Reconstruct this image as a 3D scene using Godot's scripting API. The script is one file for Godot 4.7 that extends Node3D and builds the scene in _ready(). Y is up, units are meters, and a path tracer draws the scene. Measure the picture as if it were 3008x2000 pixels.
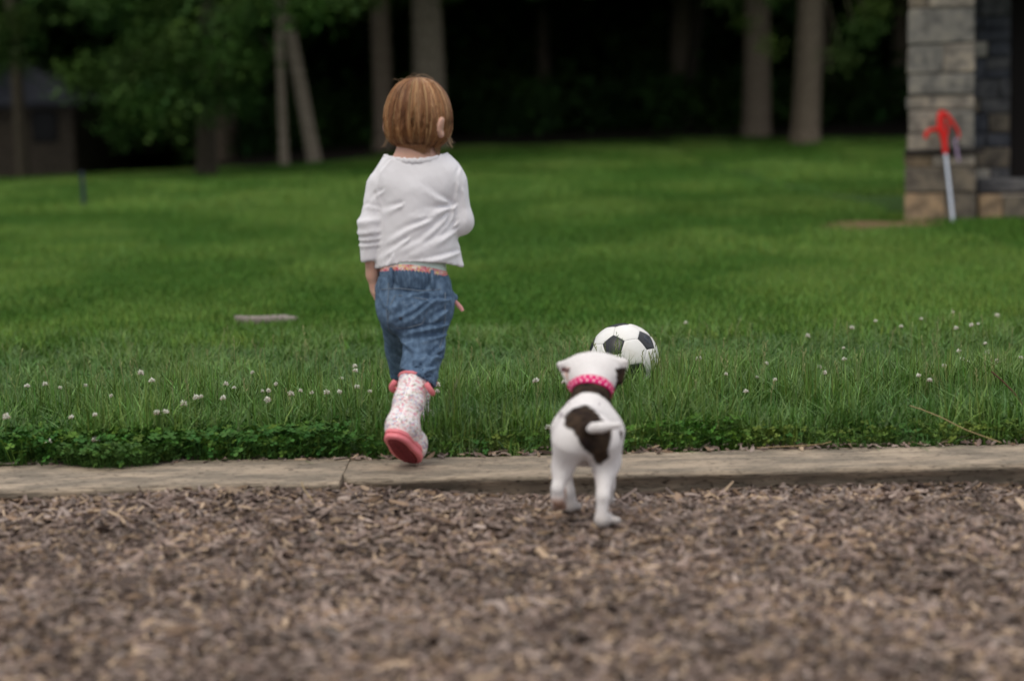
extends Node3D

const STRIP := 0.28
var rng := RandomNumberGenerator.new()
var used := {}


# ---------------------------------------------------------------- mesh helpers
class Geo:
	var v := PackedVector3Array()
	var n := PackedVector3Array()
	var c := PackedColorArray()
	var uv := PackedVector2Array()
	var i := PackedInt32Array()

	func quad(a: int, b: int, d: int, e: int) -> void:
		i.append(a); i.append(b); i.append(d)
		i.append(a); i.append(d); i.append(e)

	func tri(a: int, b: int, d: int) -> void:
		i.append(a); i.append(b); i.append(d)

	func normals() -> void:
		n.resize(v.size())
		n.fill(Vector3.ZERO)
		for q in range(0, i.size(), 3):
			var a := i[q]
			var b := i[q + 1]
			var d := i[q + 2]
			var f := (v[b] - v[a]).cross(v[d] - v[a])
			n[a] += f
			n[b] += f
			n[d] += f
		for q in n.size():
			n[q] = n[q].normalized() if n[q].length_squared() > 1e-20 else Vector3.UP

	func mesh(m: Material, smooth := true) -> ArrayMesh:
		var arr := []
		arr.resize(Mesh.ARRAY_MAX)
		if smooth and n.size() != v.size():
			normals()
		var w := i.duplicate()
		for q in range(0, w.size(), 3):
			var t := w[q + 1]
			w[q + 1] = w[q + 2]
			w[q + 2] = t
		arr[Mesh.ARRAY_VERTEX] = v
		if smooth:
			arr[Mesh.ARRAY_NORMAL] = n
		if c.size() == v.size():
			arr[Mesh.ARRAY_COLOR] = c
		if uv.size() == v.size():
			arr[Mesh.ARRAY_TEX_UV] = uv
		arr[Mesh.ARRAY_INDEX] = w
		var am := ArrayMesh.new()
		am.add_surface_from_arrays(Mesh.PRIMITIVE_TRIANGLES, arr)
		am.surface_set_material(0, m)
		return am

	# rings of equal size joined side by side, counter-clockwise seen from the end towards which the rings go
	func loft(rings: Array, capped := true, col = null) -> void:
		var s := v.size()
		var k: int = rings[0].size()
		for r in rings:
			for p in r:
				v.append(p)
				if col != null:
					c.append(col)
		for a in rings.size() - 1:
			for b in k:
				var b2 := (b + 1) % k
				quad(s + a * k + b, s + a * k + b2, s + (a + 1) * k + b2, s + (a + 1) * k + b)
		if capped:
			for e in 2:
				var ring: PackedVector3Array = rings[0] if e == 0 else rings[-1]
				var m := Vector3.ZERO
				for p in ring:
					m += p
				var mid := v.size()
				v.append(m / k)
				if col != null:
					c.append(col)
				for p in ring:
					v.append(p)
					if col != null:
						c.append(col)
				for b in k:
					var b2 := (b + 1) % k
					if e == 0:
						tri(mid, mid + 1 + b2, mid + 1 + b)
					else:
						tri(mid, mid + 1 + b, mid + 1 + b2)

	func tube(pts: Array, radii: Array, sides := 8, col = null, flat := 1.0, up := Vector3.UP) -> void:
		var rings := []
		for q in pts.size():
			var d: Vector3 = (pts[mini(q + 1, pts.size() - 1)] - pts[maxi(q - 1, 0)]).normalized()
			var a := d.cross(up)
			if a.length() < 0.05:
				a = d.cross(Vector3(0.3, 0.2, 1.0))
			a = a.normalized()
			var b := a.cross(d).normalized()
			var ring := PackedVector3Array()
			for k in sides:
				var t := TAU * k / sides
				ring.append(pts[q] + (a * cos(t) * flat - b * sin(t)) * radii[q])
			rings.append(ring)
		loft(rings, true, col)


# rounded cones joined by a smooth minimum; a scale per bone flattens it
class Blob:
	var a := PackedVector3Array()
	var ab := PackedVector3Array()
	var inv := PackedFloat32Array()
	var r0 := PackedFloat32Array()
	var dr := PackedFloat32Array()
	var kk := PackedFloat32Array()
	var sc := PackedVector3Array()
	var sm := PackedFloat32Array()

	func add(p: Vector3, q: Vector3, ra: float, rb: float, k := 0.02, s := Vector3.ONE) -> void:
		a.append(p * s)
		var w := (q - p) * s
		ab.append(w)
		inv.append(1.0 / maxf(w.length_squared(), 1e-9))
		r0.append(ra)
		dr.append(rb - ra)
		kk.append(k)
		sc.append(s)
		sm.append(1.0 / maxf(1.0, maxf(s.x, maxf(s.y, s.z))))

	func d(p: Vector3) -> float:
		var out := 10.0
		for q in a.size():
			var w := p * sc[q] - a[q]
			var t := clampf(w.dot(ab[q]) * inv[q], 0.0, 1.0)
			var e := ((w - ab[q] * t).length() - r0[q] - dr[q] * t) * sm[q]
			var k := kk[q]
			var h := maxf(k - absf(e - out), 0.0)
			out = minf(e, out) - h * h / (4.0 * k)
		return out


func nets(lo: Vector3, hi: Vector3, h: float, f: Callable, g: Geo) -> void:
	var nx := int(ceil((hi.x - lo.x) / h)) + 2
	var ny := int(ceil((hi.y - lo.y) / h)) + 2
	var nz := int(ceil((hi.z - lo.z) / h)) + 2
	var val := PackedFloat32Array()
	val.resize(nx * ny * nz)
	val.fill(1e3)
	var cell := PackedInt32Array()
	cell.resize(nx * ny * nz)
	cell.fill(-1)
	var B := 5
	var keep := []
	var reach := h * B * 0.87 * 1.2 + h
	for bz in range(0, nz - 1, B):
		for by in range(0, ny - 1, B):
			for bx in range(0, nx - 1, B):
				if absf(f.call(lo + Vector3(bx + B * 0.5, by + B * 0.5, bz + B * 0.5) * h)) < reach:
					keep.append([bx, by, bz])
	for b in keep:
		for z in range(b[2], mini(b[2] + B + 1, nz)):
			for y in range(b[1], mini(b[1] + B + 1, ny)):
				var row: int = (z * ny + y) * nx
				for x in range(b[0], mini(b[0] + B + 1, nx)):
					if val[row + x] > 999.0:
						val[row + x] = f.call(lo + Vector3(x, y, z) * h)
	var sy := nx
	var sz := nx * ny
	var off := [0, 1, sy, sy + 1, sz, sz + 1, sz + sy, sz + sy + 1]
	for b in keep:
		for z in range(b[2], mini(b[2] + B, nz - 1)):
			for y in range(b[1], mini(b[1] + B, ny - 1)):
				for x in range(b[0], mini(b[0] + B, nx - 1)):
					var at := (z * ny + y) * nx + x
					var neg := 0
					for o in off:
						if val[at + o] < 0.0:
							neg += 1
					if neg == 0 or neg == 8:
						continue
					var sum := Vector3.ZERO
					var cnt := 0
					for e in 12:
						var ax := e >> 2
						var u := e & 1
						var w := (e >> 1) & 1
						var c0: int
						var d0: int
						var base: Vector3
						var dirv: Vector3
						if ax == 0:
							c0 = at + u * sy + w * sz
							d0 = c0 + 1
							base = Vector3(0, u, w)
							dirv = Vector3(1, 0, 0)
						elif ax == 1:
							c0 = at + u + w * sz
							d0 = c0 + sy
							base = Vector3(u, 0, w)
							dirv = Vector3(0, 1, 0)
						else:
							c0 = at + u + w * sy
							d0 = c0 + sz
							base = Vector3(u, w, 0)
							dirv = Vector3(0, 0, 1)
						var va := val[c0]
						var vb := val[d0]
						if (va < 0.0) != (vb < 0.0):
							sum += base + dirv * (va / (va - vb))
							cnt += 1
					cell[at] = g.v.size()
					g.v.append(lo + (Vector3(x, y, z) + sum / cnt) * h)
	for b in keep:
		for z in range(maxi(b[2], 1), mini(b[2] + B, nz - 1)):
			for y in range(maxi(b[1], 1), mini(b[1] + B, ny - 1)):
				for x in range(maxi(b[0], 1), mini(b[0] + B, nx - 1)):
					var at := (z * ny + y) * nx + x
					if cell[at] < 0:
						continue
					var ins := val[at] < 0.0
					if ins != (val[at + 1] < 0.0):
						face(g, cell[at - sy - sz], cell[at - sz], cell[at], cell[at - sy], ins)
					if ins != (val[at + sy] < 0.0):
						face(g, cell[at - sz - 1], cell[at - 1], cell[at], cell[at - sz], ins)
					if ins != (val[at + sz] < 0.0):
						face(g, cell[at - 1 - sy], cell[at - sy], cell[at], cell[at - 1], ins)


func face(g: Geo, a: int, b: int, d: int, e: int, outward: bool) -> void:
	if a < 0 or b < 0 or d < 0 or e < 0:
		return
	if outward:
		g.quad(a, b, d, e)
	else:
		g.quad(a, e, d, b)


# ---------------------------------------------------------------- node helpers
func numbered(called: String) -> String:
	var k: int = used.get(called, 0)
	used[called] = k + 1
	return called if k == 0 else "%s_%03d" % [called, k]


func tag(o: Node, label: String, category := "", group := "", kind := "") -> void:
	if label:
		o.set_meta("label", label)
	if category:
		o.set_meta("category", category)
	if group:
		o.set_meta("group", group)
	if kind:
		o.set_meta("kind", kind)


func thing(called: String, label: String, category: String, at := Vector3.ZERO, group := "") -> Node3D:
	var o := Node3D.new()
	o.name = numbered(called)
	add_child(o)
	o.position = at
	tag(o, label, category, group)
	return o


func put(called: String, mesh: Mesh, parent: Node = self, kind := "") -> MeshInstance3D:
	var o := MeshInstance3D.new()
	o.name = numbered(called) if parent == self else called
	o.mesh = mesh
	parent.add_child(o, true)
	if kind:
		o.set_meta("kind", kind)
	return o


func scatter(called: String, mesh: Mesh, where: Array, cols: Array, parent: Node = self) -> MultiMeshInstance3D:
	var mm := MultiMesh.new()
	mm.transform_format = MultiMesh.TRANSFORM_3D
	mm.use_colors = true
	mm.mesh = mesh
	mm.instance_count = where.size()
	for q in where.size():
		mm.set_instance_transform(q, where[q])
		mm.set_instance_color(q, cols[q])
	var o := MultiMeshInstance3D.new()
	o.name = numbered(called) if parent == self else called
	o.multimesh = mm
	parent.add_child(o, true)
	o.set_meta("kind", "stuff")
	return o


# ---------------------------------------------------------------- materials
func lin(r: float, g: float, b: float) -> Color:
	return Color(r, g, b).linear_to_srgb()


func noise(sd: int, freq: float, size := 256, ramp: Array = [], normal := false, octaves := 4, kind := FastNoiseLite.TYPE_SIMPLEX_SMOOTH) -> NoiseTexture2D:
	var f := FastNoiseLite.new()
	f.seed = sd
	f.frequency = freq
	f.noise_type = kind
	f.fractal_octaves = octaves
	var t := NoiseTexture2D.new()
	t.width = size
	t.height = size
	t.seamless = true
	t.noise = f
	if normal:
		t.as_normal_map = true
		t.bump_strength = 6.0
	if ramp:
		var gr := Gradient.new()
		var offs := PackedFloat32Array()
		var cs := PackedColorArray()
		for q in ramp:
			offs.append(q[0])
			cs.append(q[1])
		gr.offsets = offs
		gr.colors = cs
		t.color_ramp = gr
	return t


func mat(col: Color, rough := 0.8, spec := 0.4) -> StandardMaterial3D:
	var m := StandardMaterial3D.new()
	m.albedo_color = col
	m.roughness = rough
	m.metallic_specular = spec
	return m


func tri_mat(t: Texture2D, scale: Vector3, rough := 0.85, bump: Texture2D = null, bscale := 0.3, world := false) -> StandardMaterial3D:
	var m := mat(Color.WHITE, rough, 0.3)
	m.albedo_texture = t
	m.uv1_triplanar = true
	m.uv1_world_triplanar = world
	m.uv1_scale = scale
	if bump:
		m.heightmap_enabled = true
		m.heightmap_texture = bump
		m.heightmap_scale = bscale
	return m


func vert_mat(rough := 0.7, spec := 0.3) -> StandardMaterial3D:
	var m := mat(Color.WHITE, rough, spec)
	m.vertex_color_use_as_albedo = true
	return m


# ---------------------------------------------------------------- terrain
func rise(x: float, z: float) -> float:
	var d := -z
	var h := 0.0
	if d > 26.0:
		var e := d - 26.0
		h += (0.0165 * e + 0.0009 * minf(e, 22.0) * e) * smoothstep(-7.0, 0.0, x)
		h -= 1.1 * smoothstep(28.0, 40.0, d) * smoothstep(-5.5, -9.0, x)
	if d > 52.0:
		h += 0.28 * (d - 52.0)
	if d > 5.5:
		h += 0.02 * sin(x * 0.7 + d * 0.45) * smoothstep(5.5, 9.0, d)
	return h


func _ready() -> void:
	rng.seed = 4711
	# ---- camera
	var cam := Camera3D.new()
	cam.name = "camera"
	add_child(cam)
	var lens := CameraAttributesPhysical.new()
	lens.frustum_focal_length = 67.34
	lens.frustum_near = 0.1
	lens.frustum_far = 400.0
	lens.frustum_focus_distance = 4.95
	lens.exposure_aperture = 2.1
	cam.attributes = lens
	cam.fov = 20.21
	cam.near = 0.1
	cam.far = 400.0
	cam.position = Vector3(0, 0.757, 0)
	cam.rotation_degrees = Vector3(-6.624, 0, 0)
	cam.basis = cam.basis * Basis(Vector3(0, 0, 1), deg_to_rad(-1.3))
	cam.current = true
	# ---- sky and exposure
	var env := Environment.new()
	env.background_mode = Environment.BG_SKY
	var sky := Sky.new()
	var sm := ProceduralSkyMaterial.new()
	sm.sky_top_color = Color(0.90, 0.905, 0.93)
	sm.sky_horizon_color = Color(0.63, 0.64, 0.66)
	sm.sky_curve = 0.35
	sm.ground_bottom_color = Color(0.12, 0.14, 0.10)
	sm.ground_horizon_color = Color(0.30, 0.32, 0.30)
	sky.sky_material = sm
	env.sky = sky
	env.tonemap_mode = Environment.TONE_MAPPER_LINEAR
	env.tonemap_exposure = 1.5
	env.sdfgi_enabled = true
	env.ssao_enabled = true
	env.ssil_enabled = true
	var we := WorldEnvironment.new()
	we.name = "world"
	we.environment = env
	add_child(we)
	# ---- the sun behind cloud
	var sun := DirectionalLight3D.new()
	sun.name = "sun"
	sun.light_energy = 0.3
	sun.light_angular_distance = 25.0
	sun.light_color = Color(1.0, 0.97, 0.92)
	sun.rotation_degrees = Vector3(-58, -28, 0)
	sun.shadow_enabled = true
	add_child(sun)

	build_ground()
	build_forest()
	build_house()
	build_pavilion()
	build_timbers()
	build_mulch()
	build_lawn()
	build_flowers()
	build_person()
	build_puppy()
	build_ball()
	build_small_things()


func build_ground() -> void:
	# lawn sheet, finer near the camera
	var g := Geo.new()
	var xs := []
	for q in 61:
		xs.append(signf(q - 30.0) * pow(absf(q - 30.0) / 30.0, 1.6) * 80.0)
	var zs := []
	for q in 100:
		zs.append(-4.22 - 0.25 * q * (1.0 + 0.052 * q))
	for z in zs:
		for x in xs:
			var y := rise(x, z)
			if z > -4.5:
				y -= 0.012
			g.v.append(Vector3(x, y, z))
	for a in zs.size() - 1:
		for b in 60:
			g.quad(a * 61 + b, a * 61 + b + 1, (a + 1) * 61 + b + 1, (a + 1) * 61 + b)
	var gt := noise(3, 0.02, 512, [[0.0, Color(0.13, 0.21, 0.06)], [0.5, Color(0.19, 0.30, 0.08)], [1.0, Color(0.25, 0.36, 0.11)]])
	put("lawn_ground", g.mesh(tri_mat(gt, Vector3(0.9, 0.9, 0.9), 0.95, null, 0.3, true)), self, "structure")
	# bed of dark mulch under the chips, running back behind the camera
	var m := Geo.new()
	for a in 41:
		for b in 61:
			var x := -6.0 + 0.2 * b
			var z := -4.02 + 0.2 * a
			m.v.append(Vector3(x, -0.046 + mulch_height(x, z), z))
	for a in 40:
		for b in 60:
			m.quad(a * 61 + b, (a + 1) * 61 + b, (a + 1) * 61 + b + 1, a * 61 + b + 1)
	var mt := noise(5, 0.06, 512, [[0.0, Color(0.13, 0.11, 0.10)], [0.5, Color(0.25, 0.22, 0.20)], [1.0, Color(0.38, 0.33, 0.30)]])
	put("mulch_ground", m.mesh(tri_mat(mt, Vector3(3, 3, 3), 0.95, mt, 1.0, true)), self, "structure")
	# worn dirt at the foot of the pavilion
	var d := Geo.new()
	d.v.append(Vector3(2.35, rise(2.35, -12.3) + 0.012, -12.3))
	for k in 28:
		var t := TAU * k / 28
		var r := 1.0 + 0.22 * sin(3 * t + 1.0) + 0.12 * sin(7 * t)
		var p := Vector3(2.35 + 0.42 * r * cos(t), 0, -12.3 + 0.42 * r * sin(t))
		p.y = rise(p.x, p.z) + 0.008
		d.v.append(p)
	for k in 28:
		d.tri(0, 1 + (k + 1) % 28, 1 + k)
	var dt := noise(8, 0.05, 128, [[0.0, Color(0.36, 0.29, 0.20)], [1.0, Color(0.52, 0.43, 0.32)]])
	put("dirt_ground", d.mesh(tri_mat(dt, Vector3(2, 2, 2), 0.95, null, 0.3, true)), self, "structure")


func mulch_height(x: float, z: float) -> float:
	return -0.013 * smoothstep(-0.3, 0.2, x) * smoothstep(-3.7, -3.95, z) + 0.008 * sin(x * 5.1 + z * 2.0) + 0.007 * sin(z * 6.3 - x * 2.2) + 0.008 * smoothstep(-0.2, -0.6, x) * smoothstep(-3.6, -3.95, z)


# ---------------------------------------------------------------- woodland
func leaf_clump(leaves: int, radius: float, size: float, sd: int, flat := 0.7) -> Geo:
	var r := RandomNumberGenerator.new()
	r.seed = sd
	var g := Geo.new()
	for q in leaves:
		var p := Vector3(r.randfn(0, 0.45), r.randfn(0, 0.45) * flat, r.randfn(0, 0.45)) * radius
		var dir := Vector3(r.randf_range(-1, 1), r.randf_range(-0.9, 0.25), r.randf_range(-1, 1)).normalized()
		var side := dir.cross(Vector3(r.randf_range(-0.5, 0.5), 1, r.randf_range(-0.5, 0.5))).normalized()
		var up := side.cross(dir)
		var s := size * r.randf_range(0.6, 1.3)
		var w := s * 0.36
		var tone := r.randf_range(0.7, 1.3)
		var col := Color(tone, tone * r.randf_range(0.92, 1.06), tone * r.randf_range(0.7, 1.2))
		var b := g.v.size()
		for pt in [p, p + dir * s * 0.45 + side * w - up * s * 0.06, p + dir * s - up * s * 0.12, p + dir * s * 0.45 - side * w - up * s * 0.06, p + dir * s * 0.5]:
			g.v.append(pt)
			g.c.append(col)
		g.tri(b, b + 1, b + 4)
		g.tri(b + 1, b + 2, b + 4)
		g.tri(b + 4, b + 2, b + 3)
		g.tri(b, b + 4, b + 3)
	return g


var bark: StandardMaterial3D
var dimmer: StandardMaterial3D
var leaf: StandardMaterial3D
var clump_near: ArrayMesh
var clump_far: ArrayMesh


func any_turn() -> Basis:
	return Basis(Vector3.UP, rng.randf() * TAU) * Basis(Vector3.RIGHT, rng.randf_range(-0.4, 0.4))


func leaf_tone(base: Color, spread := 0.25) -> Color:
	var t := rng.randf_range(1.0 - spread, 1.0 + spread)
	return Color(base.r * t * rng.randf_range(0.85, 1.2), base.g * t, base.b * t * rng.randf_range(0.8, 1.15))


func trunk(base: Vector3, top: Vector3, r0: float, r1: float, sd: int, m: Material) -> ArrayMesh:
	var g := Geo.new()
	var r := RandomNumberGenerator.new()
	r.seed = sd
	var ph := r.randf() * TAU
	var rings := []
	var n := 36
	for q in n:
		var t := pow(q / (n - 1.0), 1.4)
		var p := base.lerp(top, t) + Vector3(sin(t * 7 + ph), 0, cos(t * 6 + ph)) * 0.06 * t
		var rad := lerpf(r0, r1, t) * (1.0 + 0.55 * exp(-t * (top.y - base.y) / 0.28))
		var ring := PackedVector3Array()
		for k in 28:
			var a := TAU * k / 28
			var flare := exp(-t * (top.y - base.y) / 0.5)
			var f := 1.0 + 0.16 * flare * sin(a * 5 + ph) + 0.05 * sin(a * 3 + t * 9 + ph) + r.randf_range(-0.025, 0.025)
			ring.append(p + Vector3(cos(a), 0, -sin(a)) * rad * f)
		rings.append(ring)
	g.loft(rings)
	return g.mesh(m)


func limb(tree: Node3D, from: Vector3, to: Vector3, r: float) -> void:
	var g := Geo.new()
	var pts := []
	var rad := []
	var bend := Vector3(rng.randf_range(-0.2, 0.2), 0.25, rng.randf_range(-0.2, 0.2))
	for q in 7:
		var t := q / 6.0
		pts.append(from.lerp(to, t) + bend * sin(t * PI))
		rad.append(r * (1.0 - 0.75 * t))
	g.tube(pts, rad, 7)
	put("limb", g.mesh(dimmer), tree)


# clumps: array of [centre, spread, how many]
func crown(tree: Node3D, clumps: Array, base: Color, mesh: ArrayMesh, scale_lo := 0.7, scale_hi := 1.3) -> void:
	var where := []
	var cols := []
	for b in clumps:
		for q in b[2]:
			var p: Vector3 = b[0] + Vector3(rng.randfn(0, 0.5), rng.randfn(0, 0.5), rng.randfn(0, 0.5)) * b[1]
			where.append(Transform3D(any_turn().scaled(Vector3.ONE * rng.randf_range(scale_lo, scale_hi)), p))
			cols.append(leaf_tone(base))
	scatter("crown", mesh, where, cols, tree)


func build_forest() -> void:
	var bt := noise(21, 0.035, 512, [[0.0, Color(0.26, 0.24, 0.21)], [0.45, Color(0.44, 0.41, 0.37)], [0.75, Color(0.55, 0.52, 0.47)], [1.0, Color(0.66, 0.63, 0.56)]], false, 5)
	bark = tri_mat(bt, Vector3(1.6, 0.45, 1.6), 0.9, bt, 3.0)
	var pt := noise(24, 0.03, 512, [[0.0, Color(0.36, 0.33, 0.29)], [0.4, Color(0.56, 0.52, 0.46)], [0.7, Color(0.68, 0.64, 0.58)], [1.0, Color(0.80, 0.76, 0.69)]], false, 5)
	var pale := tri_mat(pt, Vector3(1.3, 0.4, 1.3), 0.9, bt, 2.0)
	pale.albedo_color = Color(0.92, 0.91, 0.89)
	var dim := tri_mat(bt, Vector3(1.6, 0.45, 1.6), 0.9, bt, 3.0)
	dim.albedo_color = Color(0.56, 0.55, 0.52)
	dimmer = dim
	bark.albedo_color = Color(1.0, 0.96, 0.92)
	leaf = vert_mat(0.75, 0.15)
	leaf.backlight_enabled = true
	leaf.backlight = Color(0.3, 0.35, 0.1)
	clump_near = leaf_clump(150, 0.36, 0.085, 5).mesh(leaf, false)
	clump_far = leaf_clump(130, 1.15, 0.34, 6).mesh(leaf, false)
	var g := Color(0.045, 0.105, 0.028)
	# trees whose trunks show; x, z, lean at the top, height, radius, label, clumps
	var list := [
		[-4.50, -28.6, 0.3, 9.0, 0.15, "dark_trunk_tree", "dark broad-leaved tree with low hanging boughs at the lawn's edge"],
		[-3.84, -33.0, -0.1, 10.0, 0.078, "slender_tree", "slender upright pale trunk beside the leaning forked trunk"],
		[-3.33, -33.5, -1.6, 10.0, 0.125, "leaning_tree", "pale trunk leaning over towards the slender upright trunk"],
		[-2.31, -36.2, -0.2, 13.0, 0.20, "woodland_tree", "grey trunk standing beside the stoutest pale trunk behind the child"],
		[-1.45, -36.0, 0.05, 15.0, 0.31, "woodland_tree", "stout pale grey trunk rising straight behind the child's head"],
		[4.78, -37.0, 0.2, 14.0, 0.27, "woodland_tree", "thick grey trunk with a low leafy twig, one back from the pavilion"],
		[5.28, -34.0, 0.45, 14.0, 0.25, "woodland_tree", "thick grey trunk with flared foot, nearest to the stone pavilion"],
		[3.86, -42.0, 1.6, 12.0, 0.15, "woodland_tree", "thin dim trunk leaning inside the dark wood"],
		[-7.60, -30.0, -0.1, 11.0, 0.10, "woodland_tree", "grey trunk in front of the stone house's roof"],
	]
	for q in list.size():
		var t: Array = list[q]
		var y := rise(t[0], t[1])
		var o := thing(t[5], t[6], "tree", Vector3(t[0], y, t[1]), "trees along the edge of the wood" if t[5] == "woodland_tree" else "")
		var top := Vector3(t[2], t[3], 0)
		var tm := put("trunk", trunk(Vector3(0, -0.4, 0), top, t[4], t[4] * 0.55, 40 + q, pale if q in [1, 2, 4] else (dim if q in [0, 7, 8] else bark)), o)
		tm.set_meta("kind", "thing")
		var cl := []
		var h0: float = 4.8
		for k in 26:
			cl.append([Vector3(t[2] * 0.6 + rng.randfn(0, 1.5), rng.randf_range(h0, t[3] + 1.5), rng.randfn(0, 1.3)), 0.9, 2])
		if q == 0:
			continue
		crown(o, cl, g, clump_far, 0.6, 1.0)
		for k in 3:
			var a := rng.randf() * TAU
			limb(o, top * (0.4 + 0.12 * k), top * (0.55 + 0.12 * k) + Vector3(cos(a) * 1.4, 0.3, sin(a) * 1.2), t[4] * 0.35)
	# the broad tree's boughs, hanging low over the lawn
	var broad := get_node("dark_trunk_tree")
	var at := Vector3(-4.50, 0, -28.6)
	var cl := []
	for b in [
		[-5.75, 1.15, 0.30, 7], [-5.55, 1.45, 0.35, 7], [-5.40, 0.62, 0.22, 7], [-5.30, 0.95, 0.30, 8], [-5.0, 1.25, 0.38, 12], [-4.85, 0.92, 0.26, 9], [-4.45, 1.12, 0.30, 10], [-4.1, 1.02, 0.25, 7],
		[-4.3, 1.55, 0.45, 14], [-3.75, 1.45, 0.40, 10], [-3.6, 1.95, 0.45, 10], [-2.7, 2.15, 0.3, 5], [-4.6, 2.1, 0.5, 14], [-5.1, 1.85, 0.4, 8],
		[-2.2, 2.45, 0.35, 5], [-3.3, 2.7, 0.5, 10], [-4.4, 2.7, 0.6, 14], [-5.4, 2.5, 0.5, 8], [-3.75, 0.95, 0.18, 2]]:
		cl.append([Vector3(b[0], b[1] + 0.16, -26.6 + rng.randf_range(-0.7, 0.5)) - at, b[2] * 0.85, maxi(2, int(b[3] * 0.62))])
	for k in 30:
		cl.append([Vector3(rng.randfn(0.3, 1.4), rng.randf_range(3.2, 9.5), rng.randfn(0.9, 1.2)), 0.9, 9])
	crown(broad, cl, Color(0.052, 0.112, 0.029), clump_near, 0.7, 1.2)
	limb(broad, Vector3(0, 1.9, 0), Vector3(-1.0, 1.25, 1.9), 0.06)
	limb(broad, Vector3(0, 2.4, 0), Vector3(1.2, 1.8, 1.8), 0.06)
	limb(broad, Vector3(0, 3.0, 0), Vector3(-0.6, 2.6, 1.7), 0.07)
	# low twigs of leaves in front of the trunks, each hanging from its own tree
	twig("woodland_tree_002", Vector3(3.95, 2.55, -31.0), [[3.93, 2.15, 0.16, 1], [4.15, 1.95, 0.14, 1], [4.1, 2.55, 0.25, 2], [3.6, 2.75, 0.2, 2]], -31.0)
	twig("woodland_tree_003", Vector3(5.0, 2.4, -28.5), [[5.08, 1.78, 0.20, 2], [4.92, 1.58, 0.10, 1], [5.35, 2.25, 0.25, 2], [5.3, 1.9, 0.13, 1]], -28.0)
	twig("woodland_tree_005", Vector3(-7.4, 2.6, -28.0), [[-7.3, 2.0, 0.3, 8], [-7.0, 2.3, 0.3, 7], [-7.6, 1.7, 0.22, 5]], -28.0)
	twig("woodland_tree", Vector3(-1.9, 3.2, -33.0), [[-2.3, 2.9, 0.4, 7], [-0.9, 3.0, 0.3, 4], [0.6, 3.1, 0.3, 3], [1.6, 3.0, 0.3, 3]], -33.0)
	# the wood behind: trunks one cannot count, understorey and roof of leaves, each one mass
	var where := []
	var cols := []
	for k in 5200:
		var z := rng.randf_range(-64, -34.5)
		var x := rng.randf_range(-26, 26)
		if z > -47.0 and x < -7.5 and x > -20.0 and rng.randf() < 0.93:
			continue
		var y := rise(x, z) + rng.randf_range(3.9, 10.5)
		where.append(Transform3D(any_turn().scaled(Vector3.ONE * rng.randf_range(0.9, 1.6)), Vector3(x, y, z)))
		cols.append(leaf_tone(g))
	for k in 380:
		var z := rng.randf_range(-34.5, -29.5)
		var x := rng.randf_range(-26, 26)
		if x < -7.0 and x > -18.0 and rng.randf() < 0.6:
			continue
		var y := rise(x, z) + rng.randf_range(5.2, 9.5)
		where.append(Transform3D(any_turn().scaled(Vector3.ONE * rng.randf_range(0.8, 1.3)), Vector3(x, y, z)))
		cols.append(leaf_tone(g))
	scatter("woodland_canopy", clump_far, where, cols)
	where = []
	cols = []
	for k in 2600:
		var z := rng.randf_range(-66, -46)
		var x := rng.randf_range(-26, 26)
		if x < -8.0 and x > -21.0 and z > -54.0:
			continue
		var y := rise(x, z) + rng.randf_range(0.0, 4.2)
		where.append(Transform3D(any_turn().scaled(Vector3.ONE * rng.randf_range(0.7, 1.4)), Vector3(x, y, z)))
		cols.append(leaf_tone(g * 0.8, 0.4))
	for k in 160:
		var x := rng.randf_range(-5.5, 9.0)
		var z := rng.randf_range(-46, -39.5)
		where.append(Transform3D(any_turn().scaled(Vector3.ONE * rng.randf_range(0.4, 0.8)), Vector3(x, rise(x, z) + rng.randf_range(0.0, 0.9), z)))
		cols.append(leaf_tone(g * 0.8, 0.4))
	scatter("woodland_undergrowth", clump_far, where, cols)
	var far := Geo.new()
	for k in 70:
		var x := rng.randf_range(-24, 24)
		var z := rng.randf_range(-60, -43)
		if x < -8.0 and x > -21.0 and z > -54.0:
			continue
		var y := rise(x, z)
		var lean := rng.randf_range(-0.8, 0.8)
		var r0 := rng.randf_range(0.08, 0.26)
		far.tube([Vector3(x, y - 0.3, z), Vector3(x + lean * 0.4, y + 4, z), Vector3(x + lean, y + 10, z)], [r0 * 1.3, r0, r0 * 0.6], 9)
	put("woodland_trunks", far.mesh(bark), self, "stuff")
	# leaf litter under the trees
	var lg := Geo.new()
	for a in 25:
		for b in 61:
			var x := -30.0 + b
			var z := -30.2 - 2.4 * smoothstep(-8.0, -3.0, x) - 3.6 * smoothstep(-3.0, 1.0, x) + 1.6 * smoothstep(3.5, 8.0, x) + 0.5 * sin(x * 1.7) - a * 1.5
			lg.v.append(Vector3(x, rise(x, z) + (0.02 if a > 0 else -0.05), z))
	for a in 24:
		for b in 60:
			lg.quad(a * 61 + b, a * 61 + b + 1, (a + 1) * 61 + b + 1, (a + 1) * 61 + b)
	var lt := noise(23, 0.05, 256, [[0.0, Color(0.10, 0.08, 0.06)], [1.0, Color(0.24, 0.20, 0.15)]])
	put("woodland_floor_ground", lg.mesh(tri_mat(lt, Vector3(0.8, 0.8, 0.8), 0.95, null, 0.3, true)), self, "structure")


func twig(tree: String, from: Vector3, spots: Array, z: float) -> void:
	var o: Node3D = get_node(tree)
	var cl := []
	for b in spots:
		cl.append([Vector3(b[0], b[1], z + rng.randf_range(-0.3, 0.3)) - o.position, b[2], b[3]])
		limb(o, Vector3(0, 4.2, 0), cl[-1][0] + Vector3(0, 0.1, 0), 0.022)
	crown(o, cl, Color(0.055, 0.105, 0.028), clump_near, 0.6, 0.9)


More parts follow.
